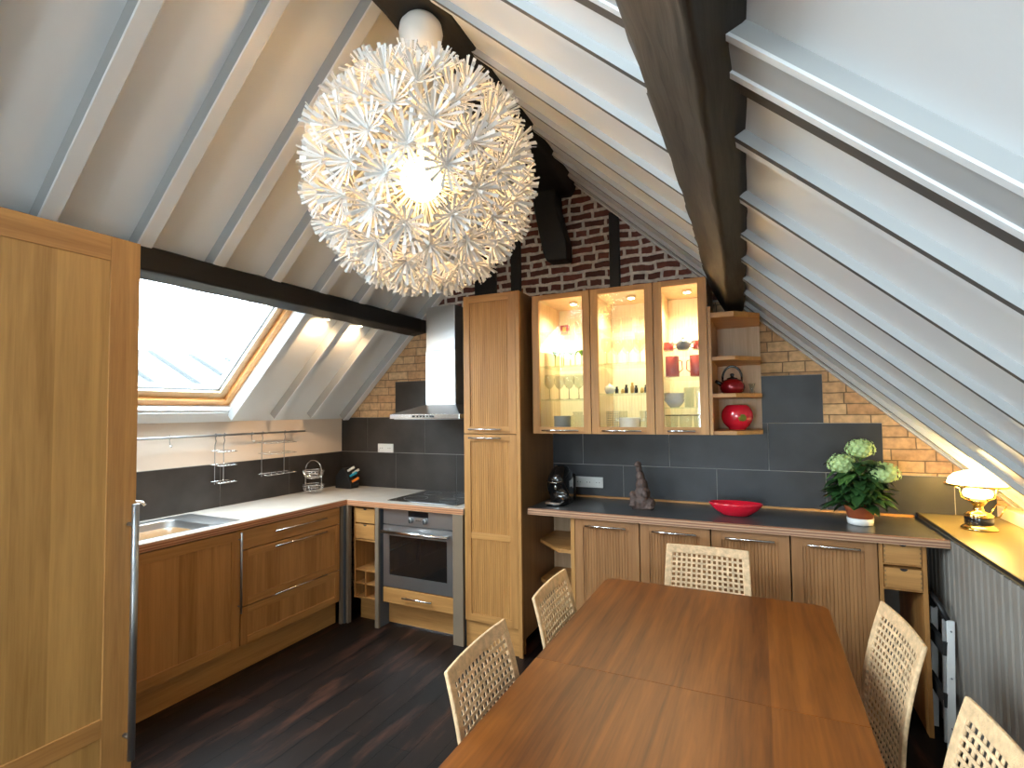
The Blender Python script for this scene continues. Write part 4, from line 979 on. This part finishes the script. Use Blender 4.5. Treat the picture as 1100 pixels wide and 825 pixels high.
# sockets
def socket(x0, x1, z0_, z1_, n, label):
    t = thing('wall_socket', ((x0+x1)/2, -.01, z0_), label, 'socket')
    MB().box(x0, x1, -.020, -.0095, z0_, z1_).obj('plate', 'white_plastic', t, bevel=.002)
    for k in range(n):
        cx = x0+(x1-x0)*(k+.5)/n; cz = (z0_+z1_)/2; r_ = (z1_-z0_)*.36
        b = MB().lathe([(r_, 0), (r_, .002), (r_*.86, .002), (r_*.82, -.004), (0, -.004)], (0, 0, 0), 20)
        for v in b.v: v.xyz = (cx+v.x, -.0205-v.z, cz+v.y)
        s_ = b.obj('outlet', 'white_plastic', t)
        MB().box(cx-.012, cx-.008, -.0225, -.019, cz-.003, cz+.003).box(cx+.008, cx+.012, -.0225, -.019, cz-.003, cz+.003).obj('pin_hole', 'black_matte', s_)
socket(2.215, 2.425, 1.000, 1.075, 3, 'white triple socket on dark tiles behind the coffee machine')
socket(.425, .590, 1.205, 1.280, 2, 'white double socket on dark tiles left of the hob')

# ================================================================== OBJECTS ON THE LEFT WORKTOP
kb = thing('knife_block', (.20, -.14, .9035), 'black knife block with white, blue and orange handled knives', 'knife block')
KX, KY, KZ = .205, -.15, .9035
MB().prism([(KX-.09, KZ), (KX+.07, KZ), (KX+.085, KZ+.03), (KX+.015, KZ+.17), (KX-.02, KZ+.175), (KX-.09, KZ+.10)], 'Y', KY-.055, KY+.055).obj('block', 'black_matte', kb, bevel=.004)
for i, (q, mt, dy) in enumerate(((.015, 'knife_white', -.025), (.060, 'knife_blue', -.02), (.105, 'knife_orange', -.02), (.04, 'knife_white', .02))):
    d = Vector((.82, 0, .42)); p0 = Vector((KX+.020+.06*q/.12, KY+dy, KZ+.165-q)); 
    kk = thing('kitchen_knife', p0, {0: 'white handled knife at the top of the black block', 1: 'blue handled knife in the black block', 2: 'orange handled knife lowest in the black block', 3: 'white handled knife at the back of the black block'}[i], 'knife')
    MB().strip([p0-d*.02, p0+d*.03, p0+d*.075, p0+d*.082], lambda k: (0, -1, 0), .020, .016).obj('handle', mt, kk, bevel=.004)
    MB().strip([p0-d*.085, p0-d*.02], lambda k: (0, -1, 0), .016, .0016).obj('blade', 'steel_bright', kk)
# two-tier wire basket
wb = thing('wire_basket_stand', (.17, -.50, .9035), 'two-tier round wire basket stand on the pale worktop', 'basket')
BXc, BYc, BZc = .165, -.50, .9035
def wire_ring(b, r_, z_, rr=.0022, n=28): b.tube([(BXc+r_*math.cos(2*PI*k/n), BYc+r_*math.sin(2*PI*k/n), BZc+z_) for k in range(n+1)], rr, 5)
for zb, nm in ((.012, 'lower_basket'), (.125, 'upper_basket')):
    b = MB(); wire_ring(b, .085, zb+.06, .003); wire_ring(b, .082, zb+.045); wire_ring(b, .070, zb+.02); wire_ring(b, .045, zb)
    for k in range(20):
        a = 2*PI*k/20; c, s_ = math.cos(a), math.sin(a); b.tube([(BXc+c*r_, BYc+s_*r_, BZc+z_) for r_, z_ in ((.0, zb), (.045, zb), (.072, zb+.02), (.085, zb+.06))], .0013, 4)
    b.obj(nm, 'chrome', wb)
b = MB()
for s_ in (-1, 1): b.tube([(BXc+s_*.087, BYc, BZc), (BXc+s_*.087, BYc, BZc+.19)], .003, 6)
b.tube([(BXc+.087*math.cos(a), BYc, BZc+.19+.075*math.sin(a)) for a in [PI*k/14 for k in range(15)]], .003, 6)
b.obj('frame', 'chrome', wb)
# rail with hooks and racks on the wall
ra = thing('utensil_rail', (.06, -1.2, 1.405), 'steel utensil rail along the wall above the sink tiles', 'rail')
MB().tube([(.060, -2.30, 1.405), (.060, -.49, 1.405)], .0075, 10).obj('bar', 'steel_dark', ra)
for y_ in (-2.2, -1.235, -.58): MB().tube([(.001, y_, 1.405), (.060, y_, 1.405)], .010, 10).obj('bracket', 'steel', ra)
def hook(y_, lab):
    o = MB().tube([(.062, y_, 1.395), (.070, y_, 1.412), (.060, y_, 1.4175), (.050, y_, 1.408), (.054, y_, 1.375), (.062, y_, 1.345), (.074, y_, 1.342), (.082, y_, 1.355)], .0026, 6).obj('s_hook', 'chrome'); recenter(o, (.06, y_, 1.405)); tag(o, lab, 'hook'); return o
hook(-1.58, 'single steel hook on the rail, nearest the tall wardrobe'); hook(-.985, 'steel hook on the rail between the two wire racks')
def rack(y0, y1, zlev, label):
    t = thing('wire_rack', (.07, (y0+y1)/2, 1.3), label, 'rack'); b = MB()
    for y_ in (y0, y1): b.tube([(.062, y_, 1.395), (.071, y_, 1.410), (.060, y_, 1.4175), (.050, y_, 1.405), (.062, y_, 1.365), (.050, y_, 1.34), (.050, y_, min(zlev)-.02)], .0028, 6)
    b.obj('hanger', 'steel_dark', t)
    for z_ in zlev:
        b = MB(); pad = .03
        b.tube([(.052, y0-pad, z_), (.052, y1+pad, z_), (.150, y1+pad, z_-.006), (.150, y0-pad, z_-.006), (.052, y0-pad, z_)], .0026, 6)
        for k in range(4): yy = y0-pad+(y1-y0+2*pad)*(k+1)/5; b.tube([(.052, yy, z_), (.150, yy, z_-.006)], .0016, 5)
        b.obj('shelf_wires', 'chrome', t)
    return t
rack(-1.270, -1.205, (1.30, 1.205, 1.09), 'narrow three-level wire rack hanging from the utensil rail')
rack(-.895, -.690, (1.335, 1.255, 1.10), 'wide three-level wire rack hanging from the utensil rail')

# ================================================================== SHELF OBJECTS: kettle, carafe, vase
KX, KY, KZ = 3.292, -.32, ZS[1]+.0225
ke = thing('red_kettle', (KX, KY, KZ), 'shiny dark red kettle with black hoop handle on the open shelf', 'kettle')
MB().lathe([(0, 0), (.046, 0), (.060, .012), (.068, .035), (.064, .060), (.048, .080), (.030, .088), (0, .090)], (KX, KY, KZ), 32).obj('body', 'red_enamel', ke)
MB().lathe([(.030, .086), (.030, .092), (.012, .098), (.008, .104), (.013, .112), (.008, .120), (0, .121)], (KX, KY, KZ), 20).obj('lid', 'black_gloss', ke)
MB().tube([(KX-.050, KY, KZ+.050), (KX-.078, KY-.004, KZ+.070), (KX-.092, KY-.004, KZ+.078)], .012, 10, rs=[.016, .011, .010]).obj('spout', 'black_gloss', ke)
MB().tube([(KX+.052*math.cos(a)*1.0, KY, KZ+.090+.072*math.sin(a)) for a in [PI*(k/16) for k in range(17)]]+[], .0065, 10).obj('handle', 'black_gloss', ke)
MB().tube([(KX-.052, KY, KZ+.09), (KX-.050, KY, KZ+.065)], .006, 8).tube([(KX+.052, KY, KZ+.09), (KX+.050, KY, KZ+.065)], .006, 8).obj('handle_mount', 'black_gloss', ke)
g_ = MB().lathe([(.018, 0), (.016, .004), (.012, .03), (.018, .06), (.020, .063), (.018, .060), (.010, .03), (.0, .008)], (3.395, -.22, KZ), 18).obj('small_glass', 'glass_ware'); recenter(g_, (3.395, -.22, KZ)); tag(g_, 'small clear glass beside the red kettle', 'glass')
VX, VY, VZ = 3.312, -.30, ZS[0]+.0225
va = thing('round_vase', (VX, VY, VZ), 'round flattened glossy red vase on the lowest open shelf', 'vase')
b = MB(); rv, zc = .086, .080
prof = [(.0, 0), (.045, 0)]+[(rv*math.sin(a), zc-.083*math.cos(a)) for a in [.62+(2.45-.62)*k/16 for k in range(17)]]+[(.047, .146), (.04, .130), (0, .12)]
b.lathe(prof, (VX, VY, VZ), 36, sy=.72).obj('body', 'red_glass', va)
# green blob on its front
b = MB(); rnd = random.Random(5); ring0 = []
nn = 16
for k in range(nn):
    a = 2*PI*k/nn; rr = .020*(1+rnd.uniform(-.25, .2)); x_ = .030+rr*math.cos(a); z_ = -.012+rr*math.sin(a)
    y_ = -.72*math.sqrt(max(.0001, rv*rv*1.03-x_*x_-z_*z_*1.07)); ring0.append((VX+x_, VY+y_, VZ+zc+z_))
ce = Vector((VX+.030, VY-.72*math.sqrt(rv*rv*1.06-.030**2-.012**2), VZ+zc-.012))
b.add([ce]+ring0, [(0, 1+k, 1+(k+1) % nn) for k in range(nn)], smooth=True); b.obj('green_patch', 'green_spot', va)

# ================================================================== CABINET CONTENTS
def place_labels(label, locs):
    ys = [l[1] for l in locs]; zs = [l[2] for l in locs]; front = min(ys)
    if max(zs)-min(zs) > .01 and max(l[0] for l in locs)-min(l[0] for l in locs) < .001:
        order = sorted(range(len(locs)), key=lambda i: zs[i]); nm = ['bottom', 'middle', 'top']
        return [label+', '+nm[order.index(i)]+' one' for i in range(len(locs))]
    out = []
    for i, l in enumerate(locs):
        row = 'front row' if l[1] < front+.06 else 'back row'
        same = sorted([q[0] for q in locs if (q[1] < front+.06) == (l[1] < front+.06)]); k = same.index(l[0])
        w_ = 'only one' if len(same) == 1 else ('rightmost' if k == len(same)-1 else ORD[k])
        out.append(label+', '+row+', '+w_)
    return out
def put(proto_bm, name, mats, locs, label, cat, group=None, labels=None):
    o0 = proto_bm.obj(name, mats); out = []
    if labels is None and len(locs) > 1: labels = place_labels(label, locs)
    for k, l in enumerate(locs):
        o = o0 if k == 0 else o0.copy()
        if k: COL.objects.link(o)
        o.location = l; tag(o, labels[k] if labels else label, cat, group); out.append(o)
    return out
zA = 1.422
cup_t = MB().lathe([(0, .002), (.026, 0), (.030, .003), (.033, .05), (.035, .085)], seg=16, cap=False)
wine = MB().lathe([(.028, 0), (.026, .003), (.004, .006), (.0035, .07), (.02, .082), (.034, .105), (.035, .135), (.030, .165)], seg=16, cap=False)
def tall_glass(seg=14): return MB().lathe([(0, .002), (.024, 0), (.026, .003), (.030, .12)], seg=seg, cap=False)
# green stemmed glasses
gs_i = 0
for gi, (x_, y_) in enumerate([(2.215+.030*k, -.38+.05*(k % 2)) for k in range(4)]+[(2.355+.028*k, -.38+.05*(k % 2)) for k in range(3)]):
    t = thing('stemmed_glass', (x_, y_, SA[1]), 'green stemmed glass on the second shelf of the left cabinet, '+ORD[gi], 'glass', 'green stemmed glasses in the left cabinet')
    MB().lathe([(.020, 0), (.018, .003), (.003, .005)], (x_, y_, SA[1]), 12).obj('foot', 'glass_ware', t)
    MB().lathe([(.003, .005), (.003, .065), (.006, .075)], (x_, y_, SA[1]), 8).obj('stem', 'green_glass', t)
    MB().lathe([(.006, .075), (.024, .100), (.023, .100), (0, .078)], (x_, y_, SA[1]), 14).obj('cup', 'green_glass', t)
put(wine, 'wine_glass', 'glass_ware', [(2.18+.068*k, -.40, SA[2]) for k in range(4)]+[(2.20+.068*k, -.26, SA[2]) for k in range(4)], 'clear wine glass on the third shelf of the left cabinet', 'glass', 'wine glasses in the left cabinet')
b = MB().box(-.028, .028, -.02, .02, 0, .062).box(-.012, .012, -.0215, -.02, .015, .05, 1); o = put(b, 'red_tin', ['red_ceramic', 'gold_paint'], [(2.262, -.30, SA[0])], 'small red and gold tin on the top shelf of the left cabinet', 'tin')
put(cup_t, 'tumbler', 'glass_ware', [(2.36, -.28, SA[0]), (2.42, -.30, SA[0])], 'clear tumbler on the top shelf of the left cabinet', 'glass', 'tumblers on the top shelf of the left cabinet')
b = MB().lathe([(0, 0), (.052, 0), (.056, .004), (.056, .088), (.059, .092), (.055, .092), (.052, .008), (0, .008)], seg=24); put(b, 'saucepan', 'grey_enamel', [(2.245, -.34, zA)], 'grey blue enamel pot at the bottom of the left cabinet', 'pot')
b = MB().lathe([(0, 0), (.045, 0), (.05, .01), (.05, .085), (.03, .10), (.034, .118)], seg=20, cap=False); put(b, 'storage_jar', 'glass_ware', [(2.36, -.36, zA), (2.425, -.24, zA)], 'clear glass storage jar at the bottom of the left cabinet', 'jar', 'glass jars at the bottom of the left cabinet')
# middle cabinet
put(wine, 'wine_glass', 'glass_ware', [(2.57+.07*k, -.40, SB[1]) for k in range(4)]+[(2.60+.07*k, -.27, SB[1]) for k in range(4)], 'clear wine glass on the second shelf of the middle cabinet', 'glass', 'wine glasses in the middle cabinet')
b = MB().lathe([(.03, 0), (.028, .003), (.004, .006), (.0035, .10), (.026, .13), (.030, .20)], seg=16, cap=False); put(b, 'champagne_flute', 'glass_ware', [(2.76, -.32, SB[0]-.218), (2.81, -.30, SB[0]-.218)], 'tall flute at the right of the middle cabinet', 'glass', 'flutes in the middle cabinet')
tp = thing('white_teapot', (2.575, -.36, SB[2]), 'small white teapot on the third shelf of the middle cabinet', 'teapot')
MB().lathe([(0, 0), (.022, 0), (.033, .02), (.030, .045), (.014, .056), (.005, .060), (.007, .068), (0, .070)], (2.575, -.36, SB[2]), 20).obj('body', 'pale_ceramic', tp)
MB().tube([(2.60, -.36, SB[2]+.02), (2.622, -.36, SB[2]+.045)], .005, 8).obj('spout', 'pale_ceramic', tp)
for k in range(7):
    x_ = 2.63+.030*k; h = (.045, .03, .055, .07, .05, .035, .05)[k]
    b = MB().lathe([(0, 0), (.011, 0), (.012, h*.6), (.006, h*.75), (.010, h*.9), (0, h)], seg=12)
    o = b.obj('spice_ornament', 'gold_paint' if k % 2 else 'black_gloss'); o.location = (x_, -.40+.03*(k % 2), SB[2]); tag(o, ('small gold ' if k % 2 else 'small black ')+'ornament in the middle cabinet, '+ORD[k]+' of the row', 'ornament', 'gold ornaments in the middle cabinet' if k % 2 else 'black ornaments in the middle cabinet')
b = MB().lathe([(0, 0), (.055, 0), (.062, .02), (.066, .07), (.070, .078), (.064, .080), (.058, .03), (0, .012)], seg=24).tube([(.066, 0, .06), (.085, 0, .06), (.085, 0, .075)], .006, 6).tube([(-.066, 0, .06), (-.085, 0, .06), (-.085, 0, .075)], .006, 6)
put(b, 'casserole_dish', 'pale_ceramic', [(2.70, -.37, zA)], 'white casserole dish at the bottom of the middle cabinet', 'dish')
b = MB()
for k in range(9): b.tube([(-.04+.01*k, 0, 0), (-.04+.01*k, 0, .12)], .0015, 4)
for k in range(9): b.tube([(-.04, 0, .005+.014*k), (.04, 0, .005+.014*k)], .0015, 4)
b.box(-.042, .042, .0, .09, 0, .004)
put(b, 'wire_rack_stand', 'steel_dark', [(2.585, -.33, zA)], 'dark wire stand beside the white casserole dish', 'rack')
put(tall_glass(), 'highball_glass', 'glass_ware', [(2.79, -.36, zA), (2.80, -.24, zA), (2.62, -.20, zA)], 'tall clear glass at the bottom of the middle cabinet', 'glass', 'tall glasses at the bottom of the middle cabinet')
put(cup_t, 'tumbler', 'glass_ware', [(2.60, -.28, SB[0]), (2.68, -.30, SB[0]), (2.77, -.28, SB[0])], 'clear tumbler on the top shelf of the middle cabinet', 'glass', 'tumblers on the top shelf of the middle cabinet')
# right cabinet
def mug(x_, y_, z_, mat, h, r_, label, grp=None, hd_=1):
    t = thing('mug', (x_, y_, z_), label, 'mug', grp)
    MB().lathe([(0, 0), (r_*.92, 0), (r_, .004), (r_, h), (r_*.92, h), (r_*.9, .008), (0, .008)], (x_, y_, z_), 20).obj('body', mat, t)
    MB().tube([(x_+hd_*r_*.95, y_, z_+h*.8), (x_+hd_*(r_+.016), y_, z_+h*.75), (x_+hd_*(r_+.018), y_, z_+h*.35), (x_+hd_*r_*.95, y_, z_+h*.22)], .0035, 6).obj('handle', mat, t)
mug(2.945, -.38, SC[1], 'red_ceramic', .052, .030, 'small red mug left of the dark teapot')
mug(3.115, -.38, SC[1], 'red_ceramic', .055, .028, 'small red mug right of the dark teapot', hd_=-1)
tp = thing('dark_teapot', (3.03, -.38, SC[1]), 'small dark blue teapot between two red mugs', 'teapot')
MB().lathe([(0, 0), (.028, 0), (.040, .02), (.038, .045), (.018, .062), (.007, .066), (.009, .078), (0, .082)], (3.03, -.38, SC[1]), 20).obj('body', 'blue_ceramic', tp)
MB().tube([(3.062, -.38, SC[1]+.025), (3.085, -.38, SC[1]+.055)], .005, 8).obj('spout', 'blue_ceramic', tp)
for k, (x_, lab) in enumerate(((2.965, 'tall red mug on the left of the third shelf in the right cabinet'), (3.105, 'tall red mug stacked base on the right of the third shelf in the right cabinet'))):
    mug(x_, -.38, SC[2], 'red_ceramic', .125, .040, lab.replace(' stacked base', ''), None, 1 if k == 0 else -1)
b = MB().lathe([(0, 0), (.025, 0), (.045, .02), (.062, .05), (.058, .05), (.04, .022), (0, .008)], seg=20)
put(b, 'white_bowl', 'pale_ceramic', [(2.97, -.36, SC[3]), (2.97, -.36, SC[3]+.018), (2.97, -.36, SC[3]+.036)], 'white bowl in the stack on the fourth shelf of the right cabinet', 'bowl', 'stacked white bowls in the right cabinet')
put(tall_glass(), 'highball_glass', 'glass_ware', [(3.06+.06*k, -.38+.02*k, SC[3]) for k in range(2)]+[(3.04, -.25, SC[3])], 'tall clear glass on the fourth shelf of the right cabinet', 'glass', 'tall glasses on the fourth shelf of the right cabinet')
b = MB().lathe([(0, 0), (.025, 0), (.043, .03), (.050, .07), (.047, .07), (.040, .03), (0, .008)], seg=20); rim = MB()
for k, x_ in enumerate((2.955, 3.035, 3.115)):
    t = thing('rimmed_glass_bowl', (x_, -.38, zA), 'glass bowl with dark rim at the bottom of the right cabinet, '+('leftmost', 'middle', 'rightmost')[k], 'bowl', 'dark rimmed glass bowls in the right cabinet')
    MB().lathe([(0, 0), (.022, 0), (.034, .03), (.038, .09)], (x_, -.38, zA), 18, cap=False).obj('bowl', 'glass_ware', t)
    MB().lathe([(.035, .088), (.040, .088), (.040, .094), (.035, .094)], (x_, -.38, zA), 18, cap=False).obj('rim', 'black_gloss', t)

# ================================================================== FOLDED STEP LADDER by the right wall
sl = thing('folded_step_ladder', (4.14, -.62, 0), 'folded white step ladder leaning in the corner by the grey boarded wall', 'step ladder')
def rail_(x0, y0, z0_, x1, y1, z1_, name, mat, w_=.028, t_=.016):
    return MB().strip([(x0, y0, z0_), (x1, y1, z1_)], lambda k: (0, -1, .1), w_, t_).obj(name, mat, sl, bevel=.002)
rail_(4.150, -.66, .0, 4.183, -.595, .575, 'front_rail', 'white_plastic')
rail_(4.136, -.64, .05, 4.160, -.585, .575, 'rear_rail', 'steel', .012, .012)
rail_(4.155, -.40, .0, 4.180, -.36, .56, 'front_rail', 'white_plastic')
for z_ in (.20, .42): MB().prism([(-.66+z_*.11, z_), (-.38+z_*.07, z_), (-.38+z_*.07, z_+.06), (-.66+z_*.11, z_+.06)], 'X', 4.130+z_*.04, 4.150+z_*.04).obj('step', 'dark_rubber', sl)
MB().tube([(4.172, -.60, .575), (4.150, -.57, .635), (4.142, -.48, .66), (4.150, -.39, .62), (4.178, -.36, .56)], .011, 8).obj('hand_loop', 'black_matte', sl)
for z_ in (.12, .33, .53): MB().tube([(4.150+z_*.057, -.672+z_*.113, z_), (4.150+z_*.057, -.66+z_*.113, z_)], .004, 8).obj('rivet', 'steel_dark', sl)
